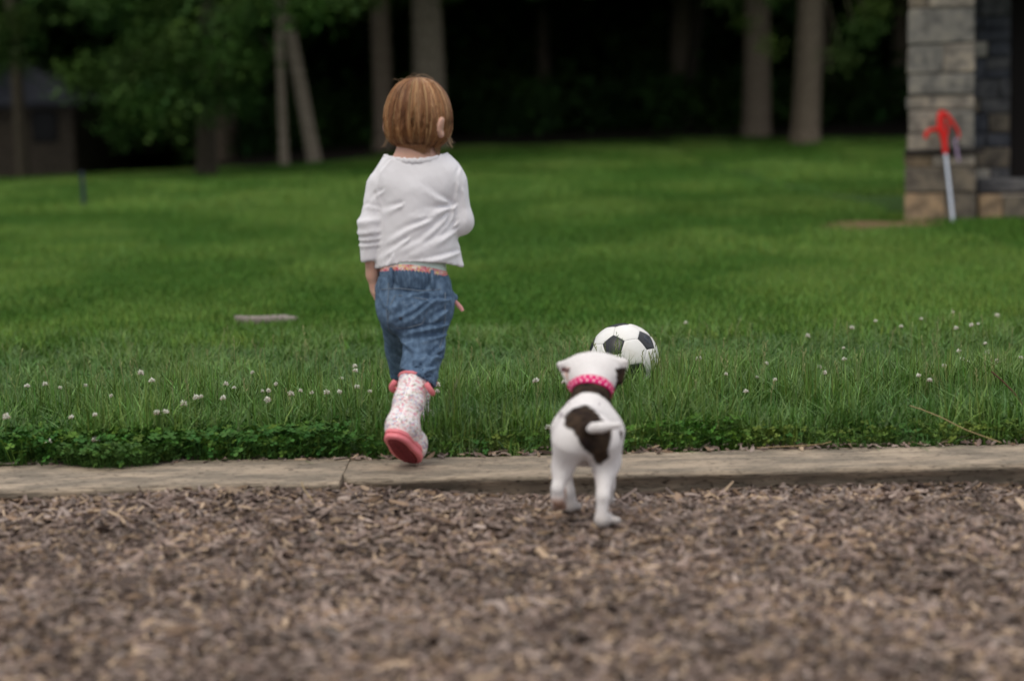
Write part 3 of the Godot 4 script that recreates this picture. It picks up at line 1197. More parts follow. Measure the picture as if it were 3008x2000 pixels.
func build_flowers() -> void:
	var fm := vert_mat(0.7, 0.3)
	fm.backlight_enabled = true
	fm.backlight = Color(0.25, 0.25, 0.2)
	var heads := []
	for q in 4:
		var r := RandomNumberGenerator.new()
		r.seed = 200 + q
		var g := Geo.new()
		for k in 42:
			# florets: outer ones droop, inner ones stand
			var up := 1.0 - 1.55 * pow(k / 41.0, 1.1)
			var a := k * 2.39996
			var d := Vector3(cos(a) * sqrt(maxf(0.05, 1.0 - up * up * 0.9)), up, sin(a) * sqrt(maxf(0.05, 1.0 - up * up * 0.9))).normalized()
			var col := Color(0.78, 0.77, 0.68) * r.randf_range(0.8, 1.08)
			if up < -0.25 or r.randf() < 0.12:
				col = Color(0.55, 0.45, 0.36) * r.randf_range(0.8, 1.1)
			var c := d * 0.0018
			var ln := r.randf_range(0.0045, 0.0105)
			g.tube([c, c + d * ln * 0.6, c + d * ln], [0.0006, 0.0015, 0.0005], 4, col, 1.0)
		heads.append(g.mesh(fm, false))
	var stem_m := mat(lin(0.07, 0.13, 0.035), 0.7)
	var spots := [-1.25,0.10,-4.89, -1.22,0.10,-4.92, -1.17,0.10,-4.86, -0.99,0.10,-5.05, -0.94,0.10,-4.93, -1.10,0.10,-4.90, -1.00,0.10,-4.67, -0.73,0.10,-4.85, -0.70,0.10,-4.75, -0.63,0.10,-4.68, -0.60,0.10,-4.67, -0.60,0.10,-4.80, -0.71,0.10,-4.57, -0.76,0.10,-4.56, -0.76,0.10,-4.63, -0.78,0.10,-4.50, -0.81,0.10,-4.40, -0.83,0.10,-4.39, -0.59,0.10,-4.53, -0.49,0.10,-4.62, -0.45,0.10,-4.92, -0.45,0.07,-5.31, -0.41,0.10,-5.04, -0.47,0.10,-4.69, -0.44,0.10,-4.69, -0.39,0.10,-4.72, -0.36,0.10,-4.65, -1.17,0.10,-4.35, -1.02,0.10,-4.34, -0.97,0.10,-4.33, -0.96,0.04,-4.33, -1.00,0.04,-4.32, -1.07,0.04,-4.32, -1.04,0.04,-4.44, -0.70,0.10,-5.09, -0.53,0.10,-4.58, 0.53,0.07,-5.30, 0.71,0.07,-5.28, 0.62,0.10,-4.78, 0.54,0.10,-4.76, 0.55,0.10,-4.53, 0.65,0.10,-4.71, 0.84,0.07,-5.18, 0.80,0.10,-4.80, 0.92,0.07,-5.25, 1.17,0.07,-5.09, 1.23,0.07,-5.21, 1.24,0.07,-5.15, 1.28,0.07,-5.40, 1.39,0.07,-5.57, 1.36,0.07,-5.38, 1.33,0.07,-5.15, 1.01,0.10,-4.67, 1.03,0.10,-4.65, 0.96,0.07,-5.54, 1.08,0.07,-6.01, 1.19,0.07,-6.19, 1.25,0.07,-6.10, 1.36,0.07,-6.26, 1.52,0.07,-6.55, 1.50,0.07,-6.07, 1.39,0.07,-5.92, 1.46,0.07,-6.05, 0.92,0.07,-5.89, 0.58,0.07,-6.39, 1.40,0.07,-5.22, 1.62,0.07,-6.35, -0.19,0.10,-4.70, 0.05,0.10,-4.73, 0.08,0.04,-4.37, -0.18,0.10,-4.59, -0.52,0.10,-4.64, 0.12,0.10,-4.70]
	var first := {}
	for q in spots.size() / 3:
		var h: float = spots[q * 3 + 1] + rng.randf_range(-0.008, 0.008)
		var at := Vector3(spots[q * 3] + rng.randf_range(-0.01, 0.01), rise(spots[q * 3], spots[q * 3 + 2]), spots[q * 3 + 2])
		var k := q % 4
		var o: Node3D
		if not first.has(k):
			o = thing("clover_flower", "", "flower")
			var g := Geo.new()
			g.tube([Vector3(0.006, -0.01, 0.004), Vector3(0.003, 0.05, 0.0), Vector3(0, 0.1, 0)], [0.0009, 0.0008, 0.0008], 4)
			put("stem", g.mesh(stem_m), o)
			var hd := put("flower_head", heads[k], o)
			hd.position = Vector3(0, 0.1, 0)
			hd.rotation = Vector3(rng.randf_range(-0.3, 0.3), 0, rng.randf_range(-0.3, 0.3))
			first[k] = o
		else:
			o = first[k].duplicate()
			o.name = numbered("clover_flower")
			add_child(o)
		o.position = at
		o.rotation.y = rng.randf() * TAU
		var s := rng.randf_range(0.5, 0.95)
		o.scale = Vector3.ONE
		for ch in o.get_children():
			if str(ch.name).begins_with("stem"):
				ch.scale = Vector3(1, h / 0.1, 1)
			else:
				ch.position.y = h
				ch.scale = Vector3.ONE * s
		var place := "in the mown grass far to the right of the ball"
		if at.x < -0.62 and at.z > -4.5:
			place = "low among clover leaves at the left timber"
		elif at.x < -0.85:
			place = "in the long grass at the far left"
		elif at.x < -0.30:
			place = "in the grass between clover patch and child"
		elif at.x < 0.30:
			place = "between the child's boot and the puppy"
		elif at.z > -5.0:
			place = "in the long grass right of the puppy"
		elif at.x < 0.95:
			place = "behind and to the right of the ball"
		tag(o, "white clover flower " + place, "flower", "white clover flowers in the grass")


# ---------------------------------------------------------------- the child
func seg_dist(p: Vector2, a: Vector2, b: Vector2) -> Vector2:
	# distance to the segment (signed by its side) and place along it
	var ab := b - a
	var t := clampf((p - a).dot(ab) / ab.length_squared(), 0.0, 1.0)
	var q := p - a - ab * t
	return Vector2(q.length() * signf(ab.cross(q)), t)


func crease(g: Geo, folds: Array, amount: float, width: float, zmin: float) -> void:
	# cloth folds: a ridge with a hollow beside it along each line, on the side that faces +z
	g.normals()
	for q in g.v.size():
		var p := g.v[q]
		var n := g.n[q]
		if n.z < zmin:
			continue
		var p2 := Vector2(p.x, p.y)
		var move := 0.0
		for f in folds:
			var best := Vector2(9, 0)
			for k in f.size() - 1:
				var s := seg_dist(p2, f[k], f[k + 1])
				if absf(s.x) < absf(best.x):
					best = Vector2(s.x, (k + s.y) / (f.size() - 1.0))
			if absf(best.x) > width * 4.0:
				continue
			var w := width * (0.7 + 0.7 * best.y)
			var fade := (1.0 - best.y) * 0.75 + 0.25
			if best.y >= 1.0 or best.y <= 0.0:
				fade *= 0.6
			var e := best.x / w
			move += fade * (exp(-(e - 0.7) * (e - 0.7)) - 0.9 * exp(-(e + 0.7) * (e + 0.7)))
		g.v[q] = p + n * move * amount * clampf((n.z - zmin) * 3.0, 0.0, 1.0)
	g.n.resize(0)


func rumple(g: Geo, freq: float, amount: float, sd: int) -> void:
	# small soft unevenness of worn cloth
	var f := FastNoiseLite.new()
	f.seed = sd
	f.frequency = freq
	f.fractal_octaves = 3
	g.normals()
	for q in g.v.size():
		var p := g.v[q]
		g.v[q] = p + g.n[q] * amount * f.get_noise_3d(p.x, p.y * 0.8 + p.x * 0.4, p.z)
	g.n.resize(0)


func drape(f: Callable, x: float, y: float) -> Vector3:
	var p := Vector3(x, y, 0.16)
	for k in 60:
		var d: float = f.call(p)
		if d < 0.0004:
			break
		p.z -= maxf(d * 0.8, 0.0004)
		if p.z < -0.1:
			break
	return p


func stitch(g: Geo, f: Callable, line: Array, r: float, col: Color, closed := false) -> void:
	var pts := []
	var rad := []
	var n: int = line.size() if closed else line.size() - 1
	for k in n:
		var a: Vector2 = line[k]
		var b: Vector2 = line[(k + 1) % line.size()]
		var m := maxi(2, int(a.distance_to(b) / 0.006))
		for s in m:
			var q := a.lerp(b, float(s) / m)
			pts.append(drape(f, q.x, q.y) + Vector3(0, 0, 0.0006))
			rad.append(r)
	g.tube(pts, rad, 5, col)


func floral(bg: Color, cols: Array, count: int, sd: int, rad: float) -> ImageTexture:
	var im := Image.create(256, 256, true, Image.FORMAT_RGBA8)
	im.fill(bg)
	var r := RandomNumberGenerator.new()
	r.seed = sd
	for q in count:
		var c := Vector2(r.randf() * 256, r.randf() * 256)
		var col: Color = cols[r.randi() % cols.size()]
		var s := rad * r.randf_range(0.6, 1.2)
		for k in 6:
			var p := c + (Vector2.from_angle(k * TAU / 5.0) * s * 0.9 if k < 5 else Vector2.ZERO)
			var use := col if k < 5 else col.lerp(Color(0.9, 0.75, 0.4), 0.5)
			for y in range(-int(s), int(s) + 1):
				for x in range(-int(s), int(s) + 1):
					if x * x + y * y <= s * s * 0.5:
						im.set_pixel(posmod(int(p.x) + x, 256), posmod(int(p.y) + y, 256), use)
	return ImageTexture.create_from_image(im)


func build_boot(parent: Node3D, called: String, xf: Transform3D, upper_m: Material, pink: Material, tread: Material) -> void:
	var o := Node3D.new()
	o.name = called
	parent.add_child(o, true)
	o.transform = xf
	var b := Blob.new()
	b.add(Vector3(0, 0.036, 0.028), Vector3(0, 0.032, -0.045), 0.034, 0.035, 0.02)
	b.add(Vector3(0, 0.030, -0.045), Vector3(0, 0.027, -0.056), 0.034, 0.030, 0.02)
	b.add(Vector3(0, 0.055, 0.020), Vector3(0, 0.10, 0.020), 0.032, 0.031, 0.025)
	b.add(Vector3(0, 0.10, 0.020), Vector3(0, 0.19, 0.016), 0.031, 0.0365, 0.02)
	var f := func(p: Vector3) -> float:
		var d := b.d(p)
		d = maxf(d, p.y - 0.166)
		d = maxf(d, 0.010 - p.y)
		if p.y > 0.12:
			d = maxf(d, -(d + 0.006) if p.y < 0.160 else -(b.d(p) + 0.006))
		return d
	var f2 := func(p: Vector3) -> float:
		var d := b.d(p) + 0.0012 * sin(p.y * 90.0 + p.x * 20.0) * exp(-pow((p.y - 0.075) / 0.03, 2.0))
		var e := maxf(maxf(d, p.y - 0.166), 0.010 - p.y)
		return maxf(e, minf(0.138 - p.y, 0.0) - (b.d(p) + 0.006)) if p.y > 0.130 else e
	var g := Geo.new()
	nets(Vector3(-0.056, 0.0, -0.098), Vector3(0.056, 0.176, 0.075), 0.0042, f2, g)
	put("upper", g.mesh(upper_m), o)
	# sole: an outline swept up, with a sunk tread
	var sole := Geo.new()
	var rings := []
	for lv in [[0.0, 0.93], [0.0015, 0.99], [0.004, 1.03], [0.011, 1.03], [0.013, 1.0], [0.0145, 1.05], [0.021, 1.05], [0.0225, 1.0]]:
		var ring := PackedVector3Array()
		for k in 40:
			var t := TAU * k / 40
			var z := -cos(t)
			var hw := 0.036 * (1.0 - 0.16 * exp(-pow((z - 0.25) / 0.35, 2.0))) * pow(maxf(1.0 - z * z * 0.98, 0.0), 0.42)
			ring.append(Vector3(signf(sin(t)) * hw * (1.0 if absf(sin(t)) > 0.02 else 0.0), 0, -0.011 + z * 0.073) * Vector3(lv[1], 1, lv[1]) + Vector3(0, lv[0], 0))
		rings.append(ring)
	rings.reverse()
	for k in rings.size():
		pass
	sole.loft(rings)
	var so := put("sole", sole.mesh(pink, false), o)
	var tr := Geo.new()
	var inner := []
	for lv in [0.0, -0.0012]:
		var ring := PackedVector3Array()
		for k in 32:
			var t := TAU * k / 32
			var z := -cos(t)
			var hw := 0.026 * (1.0 - 0.16 * exp(-pow((z - 0.25) / 0.35, 2.0))) * pow(maxf(1.0 - z * z * 0.98, 0.0), 0.42)
			ring.append(Vector3(signf(sin(t)) * hw, lv, -0.011 + z * 0.066))
		inner.append(ring)
	tr.loft(inner)
	put("tread", tr.mesh(tread, false), so)
	var ridge := Geo.new()
	for k in 9:
		var z := -0.066 + 0.0135 * k
		var hw := 0.021 * pow(maxf(1.0 - pow((z + 0.011) / 0.072, 2.0), 0.05), 0.5)
		ridge.tube([Vector3(-hw, -0.0018, z), Vector3(0, -0.0018, z + 0.005), Vector3(hw, -0.0018, z)], [0.0028, 0.0028, 0.0028], 5)
	put("tread_ridges", ridge.mesh(tread, false), so)
	var rim := Geo.new()
	var pts := []
	var rad := []
	for k in 33:
		var t := TAU * k / 32
		pts.append(Vector3(cos(t) * 0.0345, 0.163, 0.0165 + sin(t) * 0.0345))
		rad.append(0.0036)
	rim.tube(pts, rad, 6)
	put("rim", rim.mesh(pink), o)
	for s in [-1, 1]:
		var h := Geo.new()
		var hp := []
		var hr := []
		for k in 11:
			var t := PI * k / 10
			hp.append(Vector3(s * (0.0365 + 0.011 * sin(t)), 0.152 - 0.012 * sin(t) - 0.006, 0.017 + 0.017 * cos(t)))
			hr.append(0.0065)
		h.tube(hp, hr, 8)
		put("handle", h.mesh(pink), o)


func build_person() -> void:
	var o := thing("person", "toddler in white long-sleeved shirt, jeans and flowered rubber boots walking away", "person", Vector3(-0.21, 0, -4.3))
	var skin := mat(lin(0.60, 0.36, 0.27), 0.55, 0.35)
	skin.subsurf_scatter_enabled = true
	skin.subsurf_scatter_strength = 0.12
	# ---- body
	var H := Vector3(0.009, 0.770, -0.005)
	var HB := Basis(Vector3(0.79, 0, 0.62), Vector3.UP, Vector3(-0.62, 0, 0.79)).orthonormalized()
	var head := Blob.new()
	var hb := func(p: Vector3, q: Vector3, ra: float, rb: float, k: float) -> void:
		head.add(H + HB * p, H + HB * q, ra, rb, k)
	hb.call(Vector3(0, 0.004, 0.008), Vector3(0, 0.004, -0.012), 0.058, 0.058, 0.02)
	hb.call(Vector3(0, -0.040, -0.03), Vector3(0, -0.048, -0.045), 0.034, 0.020, 0.03)
	for s in [-1, 1]:
		hb.call(Vector3(s * 0.030, -0.026, -0.040), Vector3(s * 0.024, -0.032, -0.046), 0.024, 0.022, 0.02)
		hb.call(Vector3(s * 0.007, -0.044, -0.065), Vector3(s * 0.002, -0.043, -0.068), 0.005, 0.006, 0.006)
		# ear: rim, lobe and bowl
		var c := Vector3(s * 0.0780, -0.030, 0.010)
		var prev := Vector3.ZERO
		for k in 8:
			var t := lerpf(-2.3, 2.0, k / 7.0)
			var e := c + Vector3(s * 0.0035 * sin(t + 0.6), 0.018 * sin(t) + 0.003, 0.0115 * cos(t))
			if k:
				hb.call(prev, e, 0.0036, 0.0036, 0.004)
			prev = e
		hb.call(c + Vector3(-s * 0.010, -0.010, -0.004), c + Vector3(-s * 0.003, 0.010, 0.0), 0.008, 0.009, 0.008)
		hb.call(c + Vector3(-s * 0.003, -0.017, -0.004), c + Vector3(-s * 0.012, -0.016, -0.006), 0.005, 0.006, 0.006)
	hb.call(Vector3(0, -0.012, -0.066), Vector3(0, -0.022, -0.075), 0.007, 0.008, 0.012)
	head.add(Vector3(0.004, 0.735, -0.002), Vector3(0.002, 0.645, 0.004), 0.041, 0.042, 0.02)
	head.add(Vector3(-0.045, 0.640, 0.0), Vector3(0.058, 0.641, 0.0), 0.024, 0.024, 0.05)
	var body := Geo.new()
	nets(Vector3(-0.085, 0.645, -0.12), Vector3(0.105, 0.85, 0.085), 0.0038, head.d, body)
	var low := Blob.new()
	low.add(Vector3(-0.028, 0.60, 0), Vector3(-0.028, 0.36, 0), 0.048, 0.044, 0.03)
	low.add(Vector3(0.032, 0.60, 0), Vector3(0.018, 0.36, 0), 0.048, 0.034, 0.03)
	low.add(Vector3(-0.06, 0.612, 0), Vector3(0.07, 0.615, 0), 0.026, 0.026, 0.02)
	low.add(Vector3(0.018, 0.33, 0.01), Vector3(0.010, 0.25, 0.035), 0.043, 0.034, 0.02)
	low.add(Vector3(0.010, 0.25, 0.035), Vector3(-0.02, 0.14, 0.11), 0.033, 0.026, 0.015)
	low.add(Vector3(-0.02, 0.14, 0.11), Vector3(-0.02, 0.06, 0.13), 0.026, 0.020, 0.015)
	low.add(Vector3(-0.02, 0.06, 0.13), Vector3(-0.012, 0.035, 0.10), 0.018, 0.016, 0.015)
	low.add(Vector3(-0.042, 0.32, -0.01), Vector3(-0.036, 0.23, -0.125), 0.038, 0.032, 0.02)
	low.add(Vector3(-0.036, 0.23, -0.125), Vector3(-0.02, 0.06, -0.225), 0.031, 0.021, 0.015)
	low.add(Vector3(-0.02, 0.04, -0.225), Vector3(-0.02, 0.03, -0.29), 0.02, 0.018, 0.015)
	nets(Vector3(-0.11, 0.01, -0.32), Vector3(0.11, 0.65, 0.16), 0.009, low.d, body)
	var arm := Blob.new()
	arm.add(Vector3(-0.078, 0.610, 0), Vector3(-0.100, 0.52, 0.008), 0.026, 0.022, 0.01)
	arm.add(Vector3(-0.100, 0.52, 0.008), Vector3(-0.102, 0.413, -0.012), 0.021, 0.0155, 0.01)
	arm.add(Vector3(-0.102, 0.413, -0.012), Vector3(-0.098, 0.382, -0.016), 0.0145, 0.0150, 0.01, Vector3(1.25, 1, 1))
	arm.add(Vector3(-0.098, 0.389, -0.024), Vector3(-0.097, 0.371, -0.024), 0.0135, 0.0130, 0.008, Vector3(1.3, 1, 1))
	var fl := [0.020, 0.024, 0.022, 0.017]
	for k in 4:
		var a := Vector3(-0.098, 0.372, -0.032 + 0.0088 * k)
		var m: Vector3 = a + Vector3(0.002, -fl[k] * 0.62, -0.003)
		var e: Vector3 = m + Vector3(0.008, -fl[k] * 0.5, -0.001)
		arm.add(a, m, 0.0056, 0.0052, 0.004)
		arm.add(m, e, 0.0051, 0.0044, 0.003)
	arm.add(Vector3(-0.094, 0.392, -0.036), Vector3(-0.089, 0.375, -0.043), 0.0062, 0.0058, 0.006)
	arm.add(Vector3(-0.089, 0.375, -0.043), Vector3(-0.086, 0.361, -0.041), 0.0056, 0.0047, 0.003)
	nets(Vector3(-0.14, 0.328, -0.065), Vector3(-0.07, 0.64, 0.04), 0.003, arm.d, body)
	var arm2 := Blob.new()
	arm2.add(Vector3(0.085, 0.612, 0), Vector3(0.098, 0.53, -0.008), 0.026, 0.023, 0.01)
	arm2.add(Vector3(0.098, 0.53, -0.008), Vector3(0.062, 0.565, -0.098), 0.021, 0.0155, 0.01)
	arm2.add(Vector3(0.062, 0.565, -0.098), Vector3(0.045, 0.585, -0.118), 0.0145, 0.015, 0.01)
	for k in 4:
		var a := Vector3(0.034 + 0.005 * k, 0.602 - 0.008 * k, -0.122)
		arm2.add(a, a + Vector3(-0.014, 0.006, 0.002), 0.0056, 0.0052, 0.004)
		arm2.add(a + Vector3(-0.014, 0.006, 0.002), a + Vector3(-0.018, 0.001, 0.012), 0.0051, 0.0045, 0.003)
	arm2.add(Vector3(0.050, 0.597, -0.112), Vector3(0.040, 0.617, -0.112), 0.0062, 0.005, 0.006)
	nets(Vector3(0.0, 0.49, -0.145), Vector3(0.135, 0.65, 0.04), 0.0035, arm2.d, body)
	put("body", body.mesh(skin), o)
	for s in [-1, 1]:
		var eye := SphereMesh.new()
		eye.radius = 0.0075
		eye.height = 0.015
		eye.radial_segments = 16
		eye.rings = 8
		eye.material = mat(Color(0.16, 0.12, 0.10), 0.15)
		put("eye", eye, o).position = H + HB * Vector3(s * 0.024, -0.004, -0.0655)

	# ---- shirt
	var torso := Blob.new()
	torso.add(Vector3(-0.035, 0.600, 0), Vector3(-0.035, 0.42, 0.0), 0.052, 0.056, 0.03)
	torso.add(Vector3(0.040, 0.600, 0), Vector3(0.039, 0.42, 0.0), 0.050, 0.054, 0.03)
	torso.add(Vector3(0.002, 0.600, 0.012), Vector3(0.002, 0.42, 0.010), 0.055, 0.058, 0.03)
	torso.add(Vector3(-0.062, 0.618, 0), Vector3(0.075, 0.620, 0), 0.034, 0.034, 0.03)
	torso.add(Vector3(-0.042, 0.642, 0.002), Vector3(0.062, 0.645, 0.002), 0.034, 0.032, 0.04)
	torso.add(Vector3(-0.022, 0.60, 0.0), Vector3(-0.021, 0.69, 0.0), 0.048, 0.0425, 0.025)
	torso.add(Vector3(0.030, 0.60, 0.0), Vector3(0.029, 0.69, 0.0), 0.048, 0.0425, 0.025)
	torso.add(Vector3(0.088, 0.47, 0.0), Vector3(0.094, 0.425, 0.0), 0.004, 0.012, 0.02)
	torso.add(Vector3(-0.078, 0.47, 0.0), Vector3(-0.084, 0.425, 0.0), 0.004, 0.009, 0.02)
	var sl := Blob.new()
	sl.add(Vector3(-0.076, 0.612, 0), Vector3(-0.099, 0.525, 0.008), 0.034, 0.0275, 0.02)
	sl.add(Vector3(-0.099, 0.525, 0.008), Vector3(-0.1065, 0.43, 0.0), 0.0265, 0.0195, 0.02)
	var sr := Blob.new()
	sr.add(Vector3(0.084, 0.614, 0), Vector3(0.097, 0.530, -0.006), 0.034, 0.0295, 0.02)
	sr.add(Vector3(0.097, 0.530, -0.006), Vector3(0.066, 0.560, -0.085), 0.029, 0.022, 0.02)
	var shirt_f := func(p: Vector3) -> float:
		var t := torso.d(p)
		var x := p.x - 0.004
		var neck := 0.6715 + 1.9 * x * x + minf(p.z, 0.0) * 0.35
		var d := maxf(t, 0.446 - 2.1 * x * x - p.y)
		if p.y < 0.476:
			d = maxf(d, -(maxf(t + 0.0085, p.y - 0.474)))
		if p.x < -0.03:
			var e := sl.d(p)
			e = maxf(e, 0.447 + 0.12 * (p.x + 0.107) - p.y)
			var h := maxf(0.010 - absf(d - e), 0.0)
			d = minf(d, e) - h * h / 0.040
		elif p.x > 0.03:
			var e := sr.d(p)
			var h := maxf(0.010 - absf(d - e), 0.0)
			d = minf(d, e) - h * h / 0.040
		d = maxf(d, p.y - neck)
		if p.y > 0.655:
			d = maxf(d, -(maxf(t + 0.008, 0.657 - p.y)))
		return d
	var sg := Geo.new()
	nets(Vector3(-0.145, 0.40, -0.125), Vector3(0.14, 0.70, 0.085), 0.0042, shirt_f, sg)
	var S := func(a: Array) -> Array:
		var out := []
		for k in a.size() / 2:
			out.append(Vector2(a[k * 2], a[k * 2 + 1]))
		return out
	crease(sg, [
		S.call([0.086, 0.566, 0.05, 0.562, 0.017, 0.559]), S.call([0.084, 0.566, 0.066, 0.562, 0.031, 0.547, 0.005, 0.550]),
		S.call([0.081, 0.561, 0.058, 0.532, 0.011, 0.493, -0.048, 0.47]), S.call([0.084, 0.557, 0.073, 0.528, 0.041, 0.496, -0.008, 0.466]),
		S.call([0.083, 0.572, 0.051, 0.59, 0.024, 0.611]), S.call([-0.030, 0.573, -0.069, 0.56]),
		S.call([0.031, 0.538, -0.021, 0.519, -0.058, 0.496]), S.call([-0.018, 0.497, -0.048, 0.479, -0.076, 0.46]),
		S.call([0.089, 0.528, 0.063, 0.503, 0.041, 0.492]), S.call([0.087, 0.513, 0.057, 0.494, 0.029, 0.478]),
		S.call([0.091, 0.463, 0.028, 0.448, -0.027, 0.442]), S.call([-0.054, 0.458, -0.067, 0.436]),
	], 0.0054, 0.0062, 0.0)
	crease(sg, [
		S.call([-0.086, 0.601, -0.080, 0.572, -0.073, 0.546]), S.call([-0.07, 0.604, -0.088, 0.594, -0.099, 0.579]),
		S.call([0.095, 0.615, 0.091, 0.59, 0.085, 0.571]), S.call([0.101, 0.648, 0.097, 0.631]), S.call([-0.051, 0.673, -0.076, 0.646, -0.089, 0.608]),
		S.call([-0.078, 0.565, -0.105, 0.572, -0.122, 0.566]), S.call([0.104, 0.60, 0.110, 0.56, 0.112, 0.53]),
	], 0.0028, 0.0042, -0.3)
	rumple(sg, 22.0, 0.0016, 5)
	# the pushed-up sleeve: rolls above a plain turned cuff
	sg.normals()
	for q in sg.v.size():
		var p := sg.v[q]
		if p.x < -0.072 and p.y < 0.56 and p.y > 0.43:
			var n := sg.n[q]
			var slant := p.y - 0.10 * (p.x + 0.1) + 0.004 * sin(p.z * 60.0)
			var rolls := 0.0
			for r in [[0.540, 0.007, 0.0035], [0.515, 0.0055, 0.0040], [0.500, 0.0045, 0.0045], [0.486, 0.0045, 0.0050]]:
				rolls += r[2] * exp(-pow((slant - r[0]) / r[1], 2.0))
			if slant < 0.479:
				rolls += 0.0018
			sg.v[q] = p + n * rolls * smoothstep(-0.072, -0.082, p.x)
	sg.n.resize(0)
	var weave := noise(90, 0.25, 256, [[0.0, Color(0.86, 0.85, 0.865)], [1.0, Color(0.94, 0.935, 0.945)]], false, 2)
	var cloth := tri_mat(weave, Vector3(9, 9, 9), 0.9, weave, 0.06)
	cloth.rim_enabled = true
	cloth.rim = 0.25
	put("shirt", sg.mesh(cloth), o)
	var cg := Geo.new()
	var cp := []
	var cr := []
	var n2 := 72
	for k in n2 + 1:
		var t := TAU * k / n2
		var x := 0.004 + 0.0705 * cos(t)
		var z := 0.0 + 0.0505 * sin(t) * (1.0 if sin(t) > 0 else 0.8)
		var d := x - 0.004
		cp.append(Vector3(x, 0.6690 + 1.9 * d * d + minf(z, 0.0) * 0.35 + 0.0012 * sin(k * 2.9), z))
		cr.append(0.0062 + 0.0009 * sin(k * 2.1))
	cg.tube(cp, cr, 10, null, 0.55)
	put("neckband", cg.mesh(cloth), o)

	# ---- jeans
	var pel := Blob.new()
	pel.add(Vector3(-0.040, 0.345, 0.004), Vector3(0.024, 0.345, 0.004), 0.056, 0.054, 0.02)
	pel.add(Vector3(-0.038, 0.400, 0.004), Vector3(0.022, 0.395, 0.004), 0.051, 0.051, 0.03)
	pel.add(Vector3(-0.034, 0.325, 0.028), Vector3(0.016, 0.330, 0.030), 0.044, 0.044, 0.03)
	pel.add(Vector3(-0.088, 0.385, -0.004), Vector3(-0.084, 0.345, -0.006), 0.008, 0.006, 0.015)
	pel.add(Vector3(0.070, 0.360, -0.012), Vector3(0.082, 0.357, -0.014), 0.013, 0.009, 0.012)
	var lr := Blob.new()
	lr.add(Vector3(0.014, 0.33, 0.012), Vector3(0.012, 0.25, 0.040), 0.054, 0.043, 0.02)
	lr.add(Vector3(0.012, 0.25, 0.040), Vector3(-0.012, 0.15, 0.122), 0.043, 0.0455, 0.02)
	var ll := Blob.new()
	ll.add(Vector3(-0.042, 0.33, -0.010), Vector3(-0.036, 0.23, -0.125), 0.050, 0.047, 0.02)
	ll.add(Vector3(-0.036, 0.23, -0.125), Vector3(-0.034, 0.12, -0.19), 0.047, 0.043, 0.02)
	var hem_n := Vector3(-0.48, -0.83, 0.28).normalized()
	var hem_p := Vector3(-0.010, 0.192, 0.094)
	var jeans_f := func(p: Vector3) -> float:
		var d := pel.d(p)
		d = maxf(d, p.y - 0.412)
		if p.y < 0.40:
			var a := lr.d(p)
			var cut := (p - hem_p).dot(hem_n)
			a = maxf(a, cut)
			if cut > -0.030:
				a = maxf(a, -maxf(lr.d(p) + 0.006, -0.028 - cut))
			var b := maxf(ll.d(p), 0.153 - p.y)
			if p.y < 0.18:
				b = maxf(b, -maxf(ll.d(p) + 0.006, p.y - 0.178))
			var h := maxf(0.03 - absf(d - a), 0.0)
			d = minf(d, a) - h * h / 0.12
			h = maxf(0.012 - absf(d - b), 0.0)
			d = minf(d, b) - h * h / 0.048
		return d
	var jg := Geo.new()
	nets(Vector3(-0.115, 0.125, -0.26), Vector3(0.115, 0.425, 0.185), 0.0045, jeans_f, jg)
	crease(jg, [
		S.call([0.030, 0.366, -0.011, 0.342, -0.06, 0.321]), S.call([0.040, 0.362, -0.012, 0.324, -0.038, 0.313]), S.call([0.020, 0.380, -0.029, 0.372, -0.051, 0.351]),
		S.call([0.062, 0.306, -0.013, 0.294, -0.036, 0.282]), S.call([0.060, 0.283, 0.005, 0.272, -0.032, 0.268]), S.call([0.068, 0.360, 0.032, 0.360, 0.0, 0.362]),
		S.call([-0.036, 0.266, -0.014, 0.246, -0.008, 0.226]), S.call([0.062, 0.336, 0.04, 0.323, 0.021, 0.303]), S.call([0.050, 0.256, 0.022, 0.226, 0.012, 0.206]),
		S.call([0.052, 0.235, 0.020, 0.240, -0.010, 0.236]), S.call([-0.085, 0.37, -0.078, 0.35, -0.062, 0.335]), S.call([0.035, 0.215, 0.010, 0.208, -0.014, 0.214]),
	], 0.0085, 0.0056, 0.0)
	rumple(jg, 30.0, 0.0016, 6)
	var pocket: Array = S.call([-0.047, 0.373, -0.063, 0.344, -0.064, 0.310, -0.046, 0.298, -0.012, 0.302, 0.012, 0.309, 0.022, 0.335, 0.024, 0.362])
	var poly := PackedVector2Array(pocket)
	for q in jg.v.size():
		var p := jg.v[q]
		if p.z > 0.02 and Geometry2D.is_point_in_polygon(Vector2(p.x, p.y), poly):
			jg.v[q] = p + Vector3(0, 0, 0.0024)
	var dn := noise(91, 0.016, 512, [[0.0, Color(0.235, 0.30, 0.385)], [0.45, Color(0.32, 0.405, 0.50)], [0.7, Color(0.40, 0.49, 0.59)], [1.0, Color(0.53, 0.61, 0.69)]], false, 6)
	var fine := noise(92, 0.3, 256, [], false, 2)
	var denim := tri_mat(dn, Vector3(7, 5, 7), 0.9, fine, 0.10)
	put("jeans", jg.mesh(denim), o)
	var st := Geo.new()
	var thread := Color(0.165, 0.205, 0.255)
	stitch(st, jeans_f, pocket, 0.0011, thread, true)
	stitch(st, jeans_f, S.call([-0.063, 0.40, -0.063, 0.38, -0.068, 0.336, -0.066, 0.296, -0.056, 0.277, -0.035, 0.271]), 0.0011, thread)
	stitch(st, jeans_f, S.call([0.063, 0.374, 0.062, 0.322, 0.057, 0.285, 0.045, 0.239]), 0.0012, thread)
	stitch(st, jeans_f, S.call([-0.080, 0.384, -0.063, 0.386, -0.039, 0.387, 0.008, 0.381, 0.060, 0.383]), 0.0011, thread)
	put("stitching", st.mesh(vert_mat(0.9)), o)
	var rv := Geo.new()
